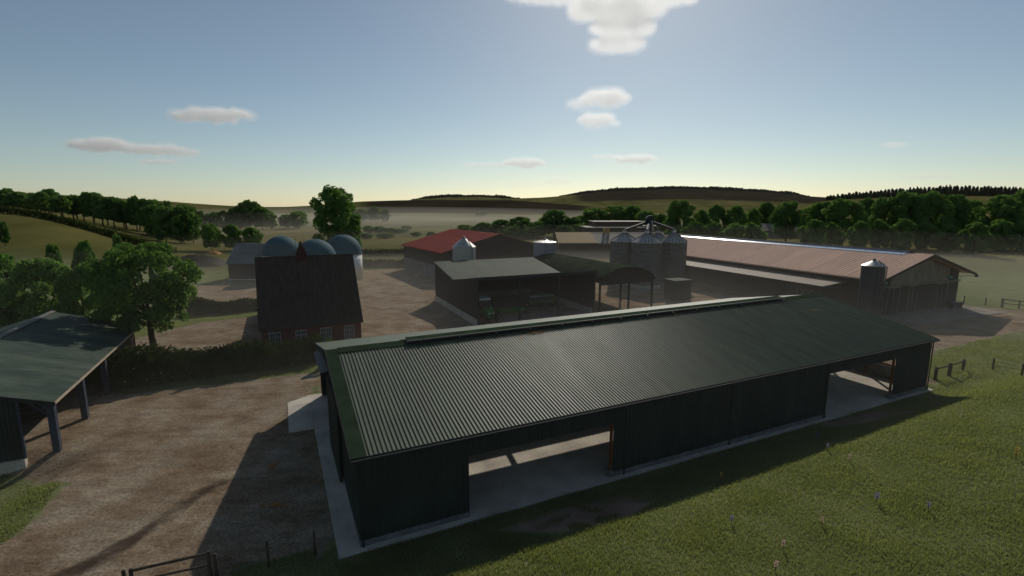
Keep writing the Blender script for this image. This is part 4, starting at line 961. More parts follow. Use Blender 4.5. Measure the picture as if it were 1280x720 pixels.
def ground_hit(px, py):
    d = ray(px, py); lo = 3.0; t = 3.0
    while t < 3000:
        p = np.array([0, 0, CAM_H]) + d * t
        if p[2] < tz(p[0], p[1]):
            a, b = t - max(.25, t * .01), t
            for _ in range(25):
                m_ = (a + b) / 2; q = np.array([0, 0, CAM_H]) + d * m_
                if q[2] < tz(q[0], q[1]): b = m_
                else: a = m_
            return np.array([0, 0, CAM_H]) + d * b
        t += max(.25, t * .01)
    return np.array([0, 0, CAM_H]) + d * 3000
def hedge(name, label, pts, w, h, n, size, m, group=None, bumps=.25):
    rng = np.random.default_rng(len(pts) * 7 + n); P = np.array([(p[0], p[1]) for p in pts]); seg = np.linalg.norm(np.diff(P, axis=0), axis=1); cum = np.r_[0, np.cumsum(seg)]
    o = P.mean(0); t = thing(name, label, 'hedge', (o[0], o[1], tz(*o)), 0, group)
    s = rng.random(n) * cum[-1]; x = np.interp(s, cum, P[:, 0]); y = np.interp(s, cum, P[:, 1]); k = np.clip(np.searchsorted(cum, s) - 1, 0, len(seg) - 1)
    nr = np.stack([-(P[k + 1] - P[k])[:, 1], (P[k + 1] - P[k])[:, 0]], 1) / seg[k][:, None]
    hh = h * (1 + bumps * (np.sin(s * 1.9 / h) * .5 + np.sin(s * .83 / h + 1) * .5) + rng.normal(size=n) * .05)
    a = rng.uniform(0, math.pi, n); rad = rng.uniform(.7, 1.05, n); off = np.cos(a) * rad * w / 2 * (1 + .15 * np.sin(s * 2.7)); z = np.where(rng.random(n) < .5, np.sin(a) ** .5 * rad * hh, rng.random(n) * hh * .8)
    X_, Y_ = x + nr[:, 0] * off, y + nr[:, 1] * off
    C = np.stack([X_ - o[0], Y_ - o[1], z + terrain(X_, Y_) - tz(*o)], 1)
    nrm = unit(np.stack([nr[:, 0] * np.cos(a), nr[:, 1] * np.cos(a), np.sin(a)], 1) + rng.normal(size=(n, 3)) * .6); T, B = leaf_frames(rng, nrm, size)
    c = bpy.data.objects.new('foliage', quads_mesh('foliage', C, T, B, m)); COL.objects.link(c); c.parent = t
    st = MB()
    for q in np.arange(.5, cum[-1], max(.7, cum[-1] / 60)):
        X0 = np.interp(q, cum, P[:, 0]); Y0 = np.interp(q, cum, P[:, 1]); b0 = Vector((X0 - o[0], Y0 - o[1], tz(X0, Y0) - tz(*o) - .1))
        for _ in range(3): st.tube(b0, b0 + Vector((random.uniform(-.4, .4), random.uniform(-.4, .4), h * .8)), .04, .015, 5)
    st.build('stems', M['bark'], t); return t
hedge('hedge', 'tall dark hedge along the back of the front yard, before the farmhouse', [on_ground(138, 485), on_ground(240, 470), on_ground(330, 460), on_ground(402, 448)], 2.4, 2.55, 16000, .17, M['hedge'])
hedge('hedge', 'dark low hedge left of the farmhouse beside the track', [on_ground(236, 393), on_ground(285, 391), on_ground(330, 386)], 1.6, 1.75, 6000, .20, M['hedge'])
hedge('hedge', 'trimmed hedge bordering the yard left of the red barn', [on_ground(440, 334), on_ground(512, 333.5)], 1.6, 1.9, 2600, .25, M['hedge'], bumps=.08)
hedge('hedge', 'farther hedge beyond the bright grass strip left of the red barn', [on_ground(440, 320.5), on_ground(515, 319.5)], 2, 2.1, 2600, .3, M['hedge'], bumps=.08)
def hill_pts(pl):
    out = []
    for px, py in pl:
        best = min(np.arange(125, 215, 1.0), key=lambda d: abs(at_depth(px, py, d)[2] - tz(at_depth(px, py, d)[0], d))); out.append((at_depth(px, py, best)[0], best))
    return out
hp = [(-30, 275), (20, 279), (60, 284), (100, 289), (140, 294.5), (180, 300.5), (215, 307)]
dd = np.linspace(176, 150, len(hp))
hedge('hedge', 'long dark hedge running down across the left hill field', [(at_depth(a, b, d)[0], d) for (a, b), d in zip(hp, dd)], 2.6, 2.1, 6000, .4, M['hedge'], bumps=.1)
def far_wood(label, px0, px1, yr, h, n, seed):
    rng = np.random.default_rng(seed); px = rng.uniform(px0, px1, n); y = yr + rng.uniform(-45, 25, n); x = (px - 640) / 632 * y
    top = h * (.55 + .45 * np.round(.5 + .5 * np.sin(px * .05 + 1.3 * np.sin(px * .021)) * 2) / 2 + rng.normal(size=n) * .06) * S((px - px0) / 25) * S((px1 - px) / 25)
    C = np.stack([x, y, terrain(x, y) - 9 + rng.random(n) ** .7 * (top + 9)], 1); T, B = leaf_frames(rng, unit(rng.normal(size=(n, 3)) + np.array([0, -.4, .6])), 4.2, .85)
    o = bpy.data.objects.new('far_wood', quads_mesh('far_wood', C, T, B, M['leaf_far'])); COL.objects.link(o); tag(o, label, 'wood', kind='stuff')
M['leaf_far'] = leafmat('far woodland', (.018, .016, .009), (.032, .028, .015), .2, .02)
far_wood('dark far woodland along the crest of the middle ridge', 700, 1010, 1880, 13, 9000, 5)
far_wood('thin far woodland on the crest left of the ridge', 515, 650, 1880, 11, 4000, 6)
sh = tree_kind('shrub', 'x', 301, 14, 2600, .05, .0, M['leaf_b'], zfork=.2, r0=.03, hw=1.0); sh['category'] = 'shrub'
plant(sh, 412, 425, 46, 26, 'pale flowering shrub under the farmhouse windows')
# dark silage heap and straw beside the grey barn
def heap(name, label, cat, px, py, L, W, h, m, seed, rz=0):
    rng = random.Random(seed); p = ground_hit(px, py); n = 26; vs = []; fs = []
    for j in range(n):
        for k in range(n):
            u, v = j / (n - 1) * 2 - 1, k / (n - 1) * 2 - 1; q = max(0, 1 - u * u) * max(0, 1 - v * v)
            vs.append((u * L / 2, v * W / 2, h * q ** .7 * (1 + rng.uniform(-.14, .14)) - .08))
    for j in range(n - 1):
        for k in range(n - 1): a = j * n + k; fs.append((a, a + n, a + n + 1, a + 1))
    o = MB().add(vs, fs).build(name, m, None, True); o.location = (p[0], p[1], p[2]); o.rotation_euler = (0, 0, rz); tag(o, label, cat)
heap('silage_heap', 'dark silage heap left of the grey barn', 'heap', 246, 331, 13, 10, 2.6, M['soil'], 3, .3)
heap('straw_heap', 'small orange straw heap on top of the dirt beside the grey barn', 'heap', 267, 317.5, 4.4, 3, 1.0, M['straw'], 4)

# ------------------------------------------------------------------ grass blades (one mass)
def blades(name, pts, hgt, m, wid=.012, seed=1):
    rng = np.random.default_rng(seed); n = len(pts); a = rng.uniform(0, 6.283, n); h = hgt * rng.uniform(.55, 1.25, n)
    lean = rng.normal(size=(n, 2)) * .20 + np.array([.10, -.05]); w = wid
    d = np.stack([np.cos(a), np.sin(a), 0 * a], 1) * np.asarray(w).reshape(-1, 1)
    tip = pts + np.stack([lean[:, 0] * h, lean[:, 1] * h, h], 1)
    v = np.empty((n, 3, 3)); v[:, 0] = pts - d; v[:, 1] = pts + d; v[:, 2] = tip
    me = bpy.data.meshes.new(name); me.vertices.add(3 * n); me.vertices.foreach_set('co', v.ravel()); me.loops.add(3 * n); me.loops.foreach_set('vertex_index', np.arange(3 * n, dtype=np.int32))
    me.polygons.add(n); me.polygons.foreach_set('loop_start', np.arange(0, 3 * n, 3, dtype=np.int32)); me.update(); me.validate(); me.materials.append(m)
    o = bpy.data.objects.new(name, me); COL.objects.link(o); return o
M['grass'] = leafmat('meadow grass', (.195, .220, .088), (.270, .285, .128), .34, .22, .85)
rng = np.random.default_rng(3); NB = 1500000
rr = 9 + 71 * rng.random(NB) ** 1.15; aa = rng.uniform(R(-52), R(52), NB); gx = rr * np.sin(aa); gy = rr * np.cos(aa)
zz = zones(gx, gy); du = (gx - OB[0]) * U2[0] + (gy - OB[1]) * U2[1]; dn = (gx - OB[0]) * N2[0] + (gy - OB[1]) * N2[1]
inbarn = (du > -1.05) & (du < LB + .4) & (dn > -.46 + .22 * np.maximum(0, np.sin(du * 1.3) + np.sin(du * 3.1 + 1) * .6) * rng.random(NB)) & (dn < WB + 2)
dl = np.array([-28.3, 29.1]); lu = (gx - dl[0]) * math.cos(R(25.3)) + (gy - dl[1]) * math.sin(R(25.3)); lv = -(gx - dl[0]) * math.sin(R(25.3)) + (gy - dl[1]) * math.cos(R(25.3))
insh = (lu > -12.5) & (lu < .3) & (lv > -.6) & (lv < 20.6)
inco = np.zeros(NB, bool)
edge = .5 * (np.sin(gx * 1.7) * np.cos(gy * 1.3) + np.sin(gx * .6 + gy * .9)) * .25
keep = (zz[0] + edge < .42) & ~inbarn & ~insh & ((zz[3] + edge + .25 * rng.random(NB) < .55) | ((np.sin(gx * 2.3 + 1.1 * np.sin(gy * 1.9)) * np.sin(gy * 2.6 + np.sin(gx * 1.7)) > .30) & (rng.random(NB) < .7)))
clump = .5 + .5 * np.sin(gx * .9 + 1.3 * np.sin(gy * .7)) * np.sin(gy * 1.1 + 1.1 * np.sin(gx * .5))
keep &= rng.random(NB) < .6 + .4 * clump
gp = np.stack([gx, gy, terrain(gx, gy) - .02], 1)[keep]
rk = rr[keep]; hg = (.125 + .085 * clump[keep] ** 2) * np.where(gp[:, 0] < -8, .75, 1)
go = blades('meadow_grass', gp, hg, M['grass'], .0055 + .00042 * rk); tag(go, 'short green meadow grass around the yard', 'grass', kind='stuff')
# taller sparse stalks along edges
# ------------------------------------------------------------------ wild flowers
def flower_kind(m):
    t = thing('wildflower', 'x', 'flower'); rng = random.Random(4); st = MB(); pe = MB()
    for k in range(7):
        a = rng.uniform(0, 6.28); r = rng.uniform(.0, .10); r *= .6; top = Vector((r * math.cos(a), r * math.sin(a), .26 + .045 * k + rng.uniform(-.02, .03))); st.tube((0, 0, -.05), top, .007, .005, 5)
        for j in range(6):
            b = j * 1.047; d = Vector((math.cos(b), math.sin(b), .35)); s = Vector((-math.sin(b), math.cos(b), 0)) * .018
            pe.add([top, top + d * .045 + s * 1.5, top + d * .085, top + d * .045 - s * 1.5], [(0, 1, 2, 3)])
        pe.lathe([(.012, 0), (.016, .012), (.004, .022)], 8, top.x, top.y, top.z - .004)
    st.build('stem', M['grass'], t); pe.build('petals', m, t); t['_fresh'] = 1; return t
M['fl_y'] = mat('yellow petals', (.32, .22, .03), .8); M['fl_p'] = mat('salmon petals', (.34, .23, .16), .8); M['fl_v'] = mat('violet petals', (.13, .13, .19), .8)
fk = {k: flower_kind(M['fl_' + k]) for k in 'ypv'}
for k, px, py, s, lab in [('y', 901, 602, 1.0, 'yellow wildflowers at the edge of the shed shadow'), ('y', 1269, 574, 1.3, 'yellow wildflowers near the right edge of the meadow'), ('p', 1061, 578, .9, 'salmon wildflower farthest up the meadow slope'), ('p', 978, 688, .9, 'salmon wildflower low in the meadow, above another'), ('p', 969, 715, .9, 'salmon wildflower at the bottom edge of the meadow'), ('p', 1027, 657, .8, 'salmon wildflower in the middle of the lower meadow'),
                          ('v', 1095, 630, 1.1, 'taller violet wildflower in the open meadow'), ('v', 1160, 640, .9, 'violet wildflower right of the taller violet one'), ('v', 914, 655, .8, 'pale violet wildflower below the shed shadow'), ('v', 1020, 552, 1.1, 'violet wildflower in the shed shadow'), ('v', 1034, 564, .9, 'violet wildflower on the shadow edge'), ('v', 1078, 525, .9, 'faint violet wildflower beside the right doorway')]:
    p = ground_hit(px, py); o = fk[k]; s *= .95
    if o.get('_fresh'): del o['_fresh']; o.location = p; o['label'] = lab; o.scale = (s, s, s); o['group'] = 'wildflowers in the meadow'
    else: dup(o, p, random.uniform(0, 6), lab, (s, s, s), 'wildflowers in the meadow')
# fallen leaves in the yard
rng = np.random.default_rng(9); pts = []
for px, py, n in ((341, 583, 16), (334, 631, 7), (346, 634, 14), (338, 582, 6), (392, 605, 5)):
    c = on_ground(px, py); 
    for _ in range(n): pts.append((c[0] + rng.normal() * .22, c[1] + rng.normal() * .16, .02 + rng.random() * .03))
for px, py, n in ((672, 416, 14), (664, 418, 6), (1022, 388, 8), (846, 394, 4)):
    d = ray(px, py); o3 = np.array([*OB, 0]); nn = np.array([*N2, 0]); sl_ = 2.1 / 10.2; t_ = (CAM_H - 4.35 - .06 + sl_ * ((o3 @ nn) - .25)) / (sl_ * (d @ nn) - d[2]); c = np.array([0, 0, CAM_H]) + d * t_
    for _ in range(n): a_, b_ = rng.normal() * .35, rng.normal() * .10; pts.append((c[0] + U2[0] * a_ + N2[0] * b_, c[1] + U2[1] * a_ + N2[1] * b_, c[2] + sl_ * b_ + .04))
pts = np.array(pts); T, B = leaf_frames(rng, unit(rng.normal(size=(len(pts), 3)) * .3 + np.array([0, 0, 1])), .09, .7)
o = bpy.data.objects.new('fallen_leaves', quads_mesh('fallen_leaves', pts, T, B, mat('orange fallen leaf', (.30, .12, .02), .8))); COL.objects.link(o); tag(o, 'orange fallen leaves scattered on the shaded yard and below the shed ridge', 'leaves', kind='stuff')

# ------------------------------------------------------------------ fences
def post(b, x, y, h, r=.09, z=None):
    z = tz(x, y) if z is None else z
    return MB().lathe([(r, -.3), (r, h - .03), (r * .8, h)], 10, x - b[0], y - b[1], z - b[2])
def fence(name, label, tops, posts_h, rads, rails=(), wires=(), cat='fence'):
    """tops: pixel positions of post tops"""
    P = []
    for (px, py), h in zip(tops, posts_h):
        z = 0.0
        for _ in range(6): q = on_ground(px, py, z + h); z = tz(q[0], q[1])
        P.append((q[0], q[1], z))
    b = P[0]; t = thing(name, label, cat, b)
    for (x, y, z), h, r in zip(P, posts_h, rads): post(b, x, y, h, r, z).build('post', M['post_wood'], t, True)
    for i, j, f, th in rails:
        a = Vector(P[i]) - Vector(b) + Vector((0, 0, posts_h[i] * f)); c = Vector(P[j]) - Vector(b) + Vector((0, 0, posts_h[j] * f)); MB().bar(a, c, .06, th).build('rail', M['post_wood'], t)
    w = MB()
    for i, j, f in wires:
        a = Vector(P[i]) - Vector(b) + Vector((0, 0, posts_h[i] * f)); c = Vector(P[j]) - Vector(b) + Vector((0, 0, posts_h[j] * f)); mid_ = a.lerp(c, .5) - Vector((0, 0, .03)); w.tube(a, mid_, .006, .006, 5).tube(mid_, c, .006, .006, 5)
    if w.v: w.build('wire', M['wire'], t)
    return P
fence('field_gate', 'dark wooden gate with paired posts at the bottom left corner', [(154, 713), (163, 711), (260, 689), (268, 692)], [1.25, 1.25, 1.35, 1.3], [.07, .07, .075, .07], [(1, 2, .93, .1), (1, 2, .55, .08), (1, 2, .2, .08)], (), 'gate')
fence('wire_fence', 'thin wire fence with two posts beside the shed corner', [(268, 694), (333, 677), (392, 664)], [1.2, 1.15, 1.1], [.05, .055, .05], (), [(0, 1, .92), (0, 1, .6), (0, 1, .3), (1, 2, .92), (1, 2, .6), (1, 2, .3)])
fence('paddock_fence', 'short wooden rail fence with wire strands right of the long shed', [(1171, 459), (1188.5, 454), (1205.5, 449), (1243, 448), (1279.5, 455), (1320, 460)], [1.15, 1.2, 1.1, 1.1, 1.1, 1.1], [.13, .15, .12, .08, .08, .08], [(0, 1, .85, .1), (1, 2, .85, .1)], [(2, 3, .92), (2, 3, .6), (2, 3, .3), (3, 4, .92), (3, 4, .6), (3, 4, .3), (4, 5, .9)])
fence('paddock_fence', 'dark rail fence by the pasture at the right edge, beyond the cow barn', [(1206, 369.5), (1233, 372), (1254, 373), (1275, 375.5), (1300, 378)], [1.2, 1.2, 1.35, 1.2, 1.2], [.08, .08, .16, .1, .1], [(2, 3, .9, .12), (3, 4, .9, .12), (2, 3, .45, .1), (3, 4, .45, .1)], [(0, 1, .8), (1, 2, .8)])

# ------------------------------------------------------------------ tractor and implements
def tractor():
    p = on_ground(606.5, 402); t = thing('tractor', 'green tractor with white cab roof parked in the machine shed', 'tractor', (p[0], p[1], .03), R(24))
    b = MB().prism_x([(-2.15, .95), (-2.2, 1.45), (-1.9, 1.68), (.15, 1.85), (.15, .95)], -.42, .42); b.build('hood', M['green_paint'], t)
    MB().box(-.30, .30, -2.24, -2.19, 1.0, 1.45).build('grille', M['steel_dark'], t)
    for s in (-1, 1): MB().box(s * .26 - .1, s * .26 + .1, -2.26, -2.2, 1.46, 1.58).build('headlight', M['white_paint'], t)
    MB().box(-.28, .28, -2.3, 1.5, .55, .95).build('chassis', M['steel_dark'], t)
    MB().box(-.4, .4, -2.62, -2.3, .5, .85).build('front_weight', M['steel_dark'], t)
    for s in (-1, 1):
        for y, r, w, x in ((-1.55, .62, .40, .84), (1.0, .88, .52, .94)):
            wl = MB().wheel((s * x, y, r), (1, 0, 0), r, w, 22).build('wheel', M['rubber'], t, False)
            MB().wheel((s * (x + .02), y, r), (1, 0, 0), r * .55, w + .03, 16).build('rim', M['yellow_paint'], wl)
            lg = MB()
            for k in range(16):
                a = k * math.pi / 8; lg.bar((s * x - w / 2, y + math.cos(a) * r, r + math.sin(a) * r), (s * x + w / 2, y + math.cos(a + .2) * r, r + math.sin(a + .2) * r), .06, .06)
            lg.build('tread', M['rubber'], wl)
        MB().prism_x([(.1, 1.35), (.35, 1.85), (1.0, 1.98), (1.65, 1.8), (1.85, 1.3), (1.72, 1.3), (1.55, 1.7), (1.0, 1.86), (.42, 1.74), (.22, 1.35)], s * .68 - (.0 if s > 0 else .5), s * .68 + (.5 if s > 0 else .0)).build('fender', M['green_paint'], t)
        MB().tube((s * .3, -1.55, .62), (s * .66, -1.55, .62), .09).build('axle', M['steel_dark'], t)
    MB().box(-.66, .66, .2, 1.55, 1.0, 1.45).build('cab_base', M['green_paint'], t)
    c = MB()
    for x, y in ((-.66, .22), (.66, .22), (-.7, 1.5), (.7, 1.5), (-.7, .95), (.7, .95)): c.bar((x, y, 1.45), (x * .97, y, 2.82), .07, .07)
    cab = c.build('cab_frame', M['steel_dark'], t)
    MB().box(-.62, .62, .235, .25, 1.48, 2.8).box(-.62, .62, 1.47, 1.485, 1.48, 2.8).box(-.66, -.65, .3, 1.45, 1.48, 2.8).box(.65, .66, .3, 1.45, 1.48, 2.8).build('cab_window', M['glass'], cab)
    MB().prism_x([(.0, 2.82), (.05, 3.02), (.3, 3.12), (1.5, 3.12), (1.72, 3.0), (1.75, 2.82)], -.78, .78).build('cab_roof', M['white_paint'], t)
    MB().tube((.38, -.35, 1.7), (.38, -.35, 2.75), .05).build('exhaust', M['steel_dark'], t)
    for s in (-1, 1): MB().bar((s * .7, .2, 2.3), (s * 1.05, .05, 2.35), .03, .03).box(s * 1.05 - .09, s * 1.05 + .09, .02, .06, 2.2, 2.5).build('mirror', M['steel_dark'], t)
tractor()
def cultivator():
    p = local(SH_O, SH_T, 6.9, 4.6); t = thing('cultivator', 'green and yellow cultivator folded on the shed floor behind the tractor', 'cultivator', (p[0], p[1], .03), SH_T)
    f = MB()
    for y in (-.8, 0, .8): f.bar((-2, y, .75), (2, y, .75), .12, .12)
    for x in (-1.6, 0, 1.6): f.bar((x, -.8, .752), (x, .8, .752), .10, .10)
    f.bar((0, -.8, .8), (0, -1.7, .55), .12, .12).bar((-.5, -.8, .8), (0, -1.2, 1.35), .08, .08).bar((.5, -.8, .8), (0, -1.2, 1.35), .08, .08)
    f.build('frame', M['green_paint'], t)
    for k in range(9):
        x = -1.9 + k * .475; y = (-.8, 0, .8)[k % 3]; MB().path([(x, y, .7), (x, y + .25, .45), (x, y + .1, .12), (x, y - .12, .02)], .03, 6).build('tine', M['yellow_paint'] if k % 2 else M['steel_dark'], t)
    for s in (-1, 1): w = MB().wheel((s * 2.2, .3, .38), (1, 0, 0), .38, .2, 18).build('wheel', M['rubber'], t); MB().wheel((s * 2.2, .3, .38), (1, 0, 0), .2, .22, 12).build('rim', M['yellow_paint'], w)
cultivator()
def seed_drill():
    p = local(SH_O, SH_T, 13.0, 7.6); t = thing('seed_drill', 'wide green seed drill with pale hopper lid at the back of the machine shed', 'seed drill', (p[0], p[1], .03), SH_T)
    MB().prism_x([(-.35, 1.0), (-.62, 1.75), (.62, 1.75), (.35, 1.0)], -1.9, 1.9).build('hopper', M['drill_green'], t)
    MB().prism_x([(-.68, 1.753), (-.6, 1.86), (.6, 1.86), (.68, 1.753)], -1.95, .25).prism_x([(-.68, 1.753), (-.6, 1.86), (.6, 1.86), (.68, 1.753)], .42, 1.95).build('hopper_lid', M['tank_white'], t)
    MB().bar((-2, -.3, .9), (2, -.3, .9), .12, .14).bar((-2, .5, .9), (2, .5, .9), .12, .14).bar((0, -.4, .8), (0, -1.9, .6), .14, .14).bar((-1.6, -.3, .86), (-1.6, .5, .86), .1, .1).bar((1.6, -.3, .86), (1.6, .5, .86), .1, .1).build('frame', M['green_paint'], t)
    for k in range(14):
        x = -1.85 + k * .285; MB().tube((x, .5, .95), (x, .75, .3), .03).wheel((x, .78, .2), (1, 0, 0), .2, .02, 14).build('coulter', M['steel_dark'], t)
    for s in (-1, 1): w = MB().wheel((s * 2.2, 0, .5), (1, 0, 0), .5, .24, 20).build('wheel', M['rubber'], t); MB().wheel((s * 2.2, 0, .5), (1, 0, 0), .28, .26, 12).build('rim', M['yellow_paint'], w)
    MB().box(-1.8, 1.8, .95, 1.1, .55, .6).build('step_board', M['steel_dark'], t)
seed_drill()

# ------------------------------------------------------------------ clouds: closed lumpy volumes far above the land
def cloud(label, blobs, depth, dens, seed):
    rng = np.random.default_rng(seed); md = bpy.data.meshes.new('cloud'); P0 = at_depth(blobs[0][0], blobs[0][1], depth); vs = []; fs = []; off = 0
    bm_v, bm_f = [], []
    import bmesh
    bm = bmesh.new()
    for px, py, w, h in blobs:
        n = max(3, int(w / max(h, 6) * 2.2))
        for k in range(n):
            f = (k + .5) / n * 2 - 1; e = math.sqrt(max(.12, 1 - f * f))
            c = at_depth(px + f * w / 2 * .86, py + rng.uniform(-.12, .12) * h, depth) - P0
            s = depth / 632 * math.hypot(1, (px - 640) / 632) ; rx = w / n * 1.05 * s; rz_ = h / 2 * e * rng.uniform(.8, 1.1) * s; ry = max(rx, rz_) * 1.1
            Mx = Matrix.Translation(Vector(c) + Vector((0, rng.uniform(-.2, .2) * ry, 0))) @ Matrix.Diagonal((rx, ry, rz_, 1))
            bmesh.ops.create_icosphere(bm, subdivisions=2, radius=1, matrix=Mx)
    bm.to_mesh(md); bm.free()
    tmp = bpy.data.objects.new('cloud', md); COL.objects.link(tmp); sz = max(tmp.dimensions)
    rm = tmp.modifiers.new('r', 'REMESH'); rm.mode = 'VOXEL'; rm.voxel_size = max(blobs[0][3], 5) * depth / 632 / 7
    sm = tmp.modifiers.new('s', 'SMOOTH'); sm.iterations = 6; sm.factor = .6
    tx = bpy.data.textures.new('cl', 'CLOUDS'); tx.noise_scale = max(blobs[0][3], 6) * depth / 632 * .5; tx.noise_depth = 3
    dm = tmp.modifiers.new('d', 'DISPLACE'); dm.texture = tx; dm.texture_coords = 'GLOBAL'; dm.strength = max(blobs[0][3], 6) * depth / 632 * .32; dm.mid_level = .55
    tmp.location = P0; dg = bpy.context.evaluated_depsgraph_get(); dg.update(); fin = bpy.data.meshes.new_from_object(tmp.evaluated_get(dg)); bpy.data.objects.remove(tmp)
    o = bpy.data.objects.new('cloud', fin); COL.objects.link(o); o.location = P0; tag(o, label, 'cloud', 'small clouds in the sky')
    def scatter(name, dn):
        m = bpy.data.materials.new(name); m.use_nodes = True; nt = m.node_tree
        for x in list(nt.nodes): nt.nodes.remove(x)
        ou = nt.nodes.new('ShaderNodeOutputMaterial'); v = nt.nodes.new('ShaderNodeVolumeScatter'); v.inputs['Color'].default_value = (1, .99, .97, 1); v.inputs['Density'].default_value = dn; v.inputs['Anisotropy'].default_value = .5
        nt.links.new(v.outputs[0], ou.inputs['Volume']); return m
    fin.materials.clear(); fin.materials.append(scatter('cloud core', dens * .62))
    # two thinner shells round the core give the cloud its soft edge
    bl = max(blobs[0][3], 6) * depth / 632
    fin.update(); n = len(fin.vertices); co = np.empty(n * 3); fin.vertices.foreach_get('co', co); no = np.empty(n * 3); fin.vertices.foreach_get('normal', no); co = co.reshape(-1, 3); no = no.reshape(-1, 3)
    for k, (grow, dn) in enumerate(((.13, .30), (.28, .12))):
        f2 = fin.copy(); f2.materials.clear(); f2.materials.append(scatter('cloud fringe', dens * dn)); wob = 1 + .5 * np.sin(co[:, 0] / bl * 2.1 + k)[:, None] * np.cos(co[:, 2] / bl * 3.3)[:, None]
        f2.vertices.foreach_set('co', (co + no * np.array([1.5, 1, 1]) * bl * grow * wob).ravel()); f2.update()
        c2 = bpy.data.objects.new('cloud_fringe', f2); COL.objects.link(c2); c2.parent = o
CD = 6000
cloud('small oval cloud, upper of the left pair', [(265, 144, 104, 15)], CD, .012, 1)
cloud('long thin cloud sloping down to the right above the left trees', [(125, 181, 80, 13), (190, 187, 90, 10), (228, 191, 50, 7)], CD, .013, 2)
cloud('tiny sliver of cloud just under the long sloping one', [(197, 202, 54, 5)], CD, .012, 3)
cloud('biggest white cloud cut by the top edge of the picture', [(700, -2, 110, 15), (772, 8, 116, 40), (832, 0, 84, 16), (778, 34, 74, 30), (772, 55, 66, 24), (655, -2, 60, 8)], CD, .0050, 4)
cloud('oval cloud under the biggest one', [(755, 122, 60, 20), (728, 130, 40, 9)], CD, .0070, 5)
cloud('drop shaped cloud hanging below the oval one', [(744, 150, 42, 17), (765, 154, 22, 7)], CD, .0070, 6)
cloud('flat cloud tapering to the left, low in the middle of the sky', [(655, 204, 56, 12), (606, 206, 60, 5)], CD, .011, 7)
cloud('flat cloud low in the sky right of the tapering one', [(795, 199, 54, 11), (755, 196, 36, 5)], CD, .011, 8)
cloud('faint flat cloud just above the middle hills', [(697, 226, 36, 9), (655, 231, 50, 4)], CD, .0045, 9)
cloud('lone small cloud in the right half of the sky', [(1118, 181, 34, 6)], CD, .0050, 10)
cloud('very faint streak of cloud above the right conifers', [(1160, 221, 80, 2.5)], CD, .004, 11)

# ------------------------------------------------------------------ air
def volume_box(name, x0, x1, y0, y1, z0, z1, dens, col, g, label, mesh=None):
    m = bpy.data.materials.new(name); m.use_nodes = True; nt = m.node_tree
    for x in list(nt.nodes): nt.nodes.remove(x)
    ou = nt.nodes.new('ShaderNodeOutputMaterial'); v = nt.nodes.new('ShaderNodeVolumePrincipled'); v.inputs['Color'].default_value = (*col, 1); v.inputs['Density'].default_value = dens; v.inputs['Anisotropy'].default_value = g
    nt.links.new(v.outputs[0], ou.inputs['Volume'])
    o = (mesh or MB().box(x0, x1, y0, y1, z0, z1)).build(name, m, None, mesh is not None); tag(o, label, 'haze', kind='stuff'); return o
volume_box('haze', -3950, 3950, -80, 4050, -3.0, 150, HAZE, (.92, .90, .85), .3, 'pale haze over the whole valley')
def mist(cx, cy, rx, ry, h, dens, label):
    b = MB(); n = 48; vs = [(0, 0, h)]; fs = []; K = 12
    for j in range(1, K + 1):
        for k in range(n):
            a = 2 * math.pi * k / n; r = j / K; vs.append((r * math.cos(a) * rx, r * math.sin(a) * ry, h * (1 - r * r) if j < K else -1.0))
    for k in range(n): fs.append((0, 1 + k, 1 + (k + 1) % n))
    for j in range(K - 1):
        for k in range(n): a = 1 + j * n + k; c = 1 + j * n + (k + 1) % n; fs.append((a, a + n, c + n, c))
    fs.append(tuple(range(1 + (K - 1) * n, 1 + K * n))[::-1])
    b.add(vs, fs)
    o = volume_box('mist', 0, 0, 0, 0, 0, 0, dens, (.95, .90, .80), .3, label, b); o.location = (cx, cy, 0)
mist(-150, 480, 290, 300, 4.5, MIST * 1.1, 'densest low mist lying on the valley floor beyond the farm')
mist(-150, 470, 320, 330, 9, MIST * .8, 'middle layer of mist over the valley floor')
mist(-120, 470, 400, 350, 15, MIST * .6, 'thin upper layer of mist over the valley')
mist(45, 88, 210, 82, 3.0, MIST * 1.9, 'lowest ground mist hanging between the farm buildings')
mist(45, 86, 205, 78, 5.0, MIST * 1.5, 'middle layer of ground mist between the farm buildings')
mist(40, 82, 198, 70, 7.0, MIST * .8, 'upper layer of ground mist between the farm buildings')
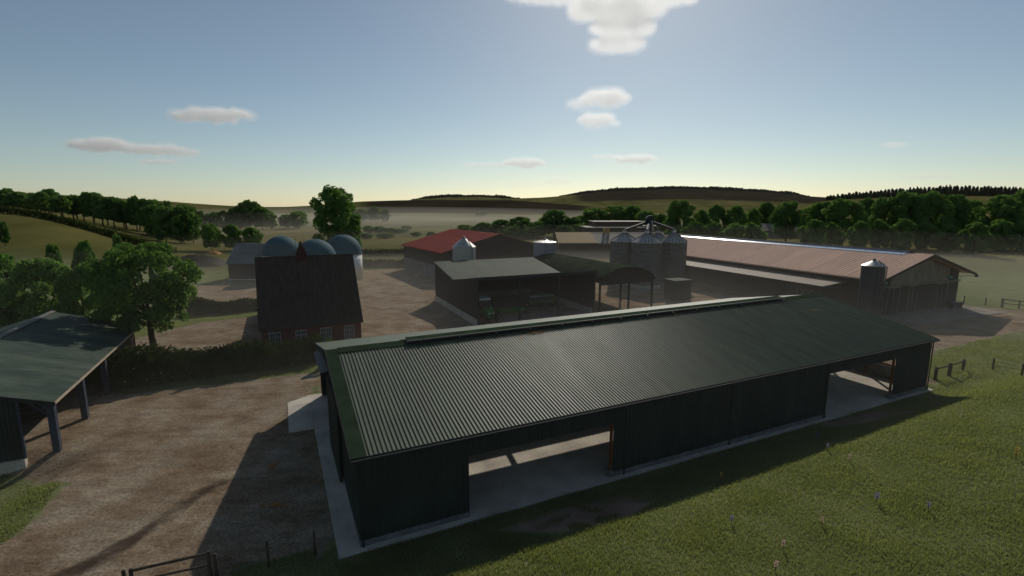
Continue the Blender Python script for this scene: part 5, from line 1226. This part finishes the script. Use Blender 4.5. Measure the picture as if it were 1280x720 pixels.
mist(15, 56, 140, 84, 13.0, MIST * .55, 'very thin added veil lifting the dark tones of the farmyard')  # thin volume added to lift the blacks close to the camera

# ------------------------------------------------------------------ light, sky, camera
AZ, EL = R(13.0), R(32.0)
w = bpy.data.worlds.new('World'); sc.world = w; w.use_nodes = True; nt = w.node_tree
bg = nt.nodes['Background']; sk = nt.nodes.new('ShaderNodeTexSky'); sk.sky_type = 'NISHITA'; sk.sun_disc = False
sk.sun_elevation = EL; sk.sun_rotation = AZ; sk.altitude = 50; sk.air_density = AIR; sk.dust_density = DUST; sk.ozone_density = OZONE
hs = nt.nodes.new('ShaderNodeHueSaturation'); hs.inputs['Saturation'].default_value = .92
tn = nt.nodes.new('ShaderNodeVectorMath'); tn.operation = 'MULTIPLY'; tn.inputs[1].default_value = (1.03, 1.03, .93)
nt.links.new(sk.outputs[0], hs.inputs['Color']); nt.links.new(hs.outputs[0], tn.inputs[0]); nt.links.new(tn.outputs[0], bg.inputs[0]); bg.inputs[1].default_value = SKY
L = bpy.data.lights.new('sun', 'SUN'); L.energy = SUN; L.angle = R(.55); L.color = (1, .93, .82)
so = bpy.data.objects.new('sun', L); COL.objects.link(so)
d = Vector((math.sin(AZ) * math.cos(EL), math.cos(AZ) * math.cos(EL), math.sin(EL))); so.rotation_euler = d.to_track_quat('Z', 'Y').to_euler()
cam = bpy.data.cameras.new('camera'); co_ = bpy.data.objects.new('camera', cam); COL.objects.link(co_)
cam.sensor_width = 36; cam.lens = FPX / 1280 * 36; cam.clip_end = 40000; cam.clip_start = .1
co_.location = (0, 0, CAM_H); co_.rotation_euler = (R(90) - PITCH, 0, 0); sc.camera = co_
sc.view_settings.view_transform = 'Standard'; sc.view_settings.look = 'None'; sc.view_settings.exposure = EXPO; sc.view_settings.gamma = 1
sc.view_settings.use_curve_mapping = False
sc.cycles.use_denoising = True; sc.cycles.volume_bounces = 14; sc.cycles.max_bounces = 16; sc.cycles.transparent_max_bounces = 8
sc.cycles.sample_clamp_indirect = 4
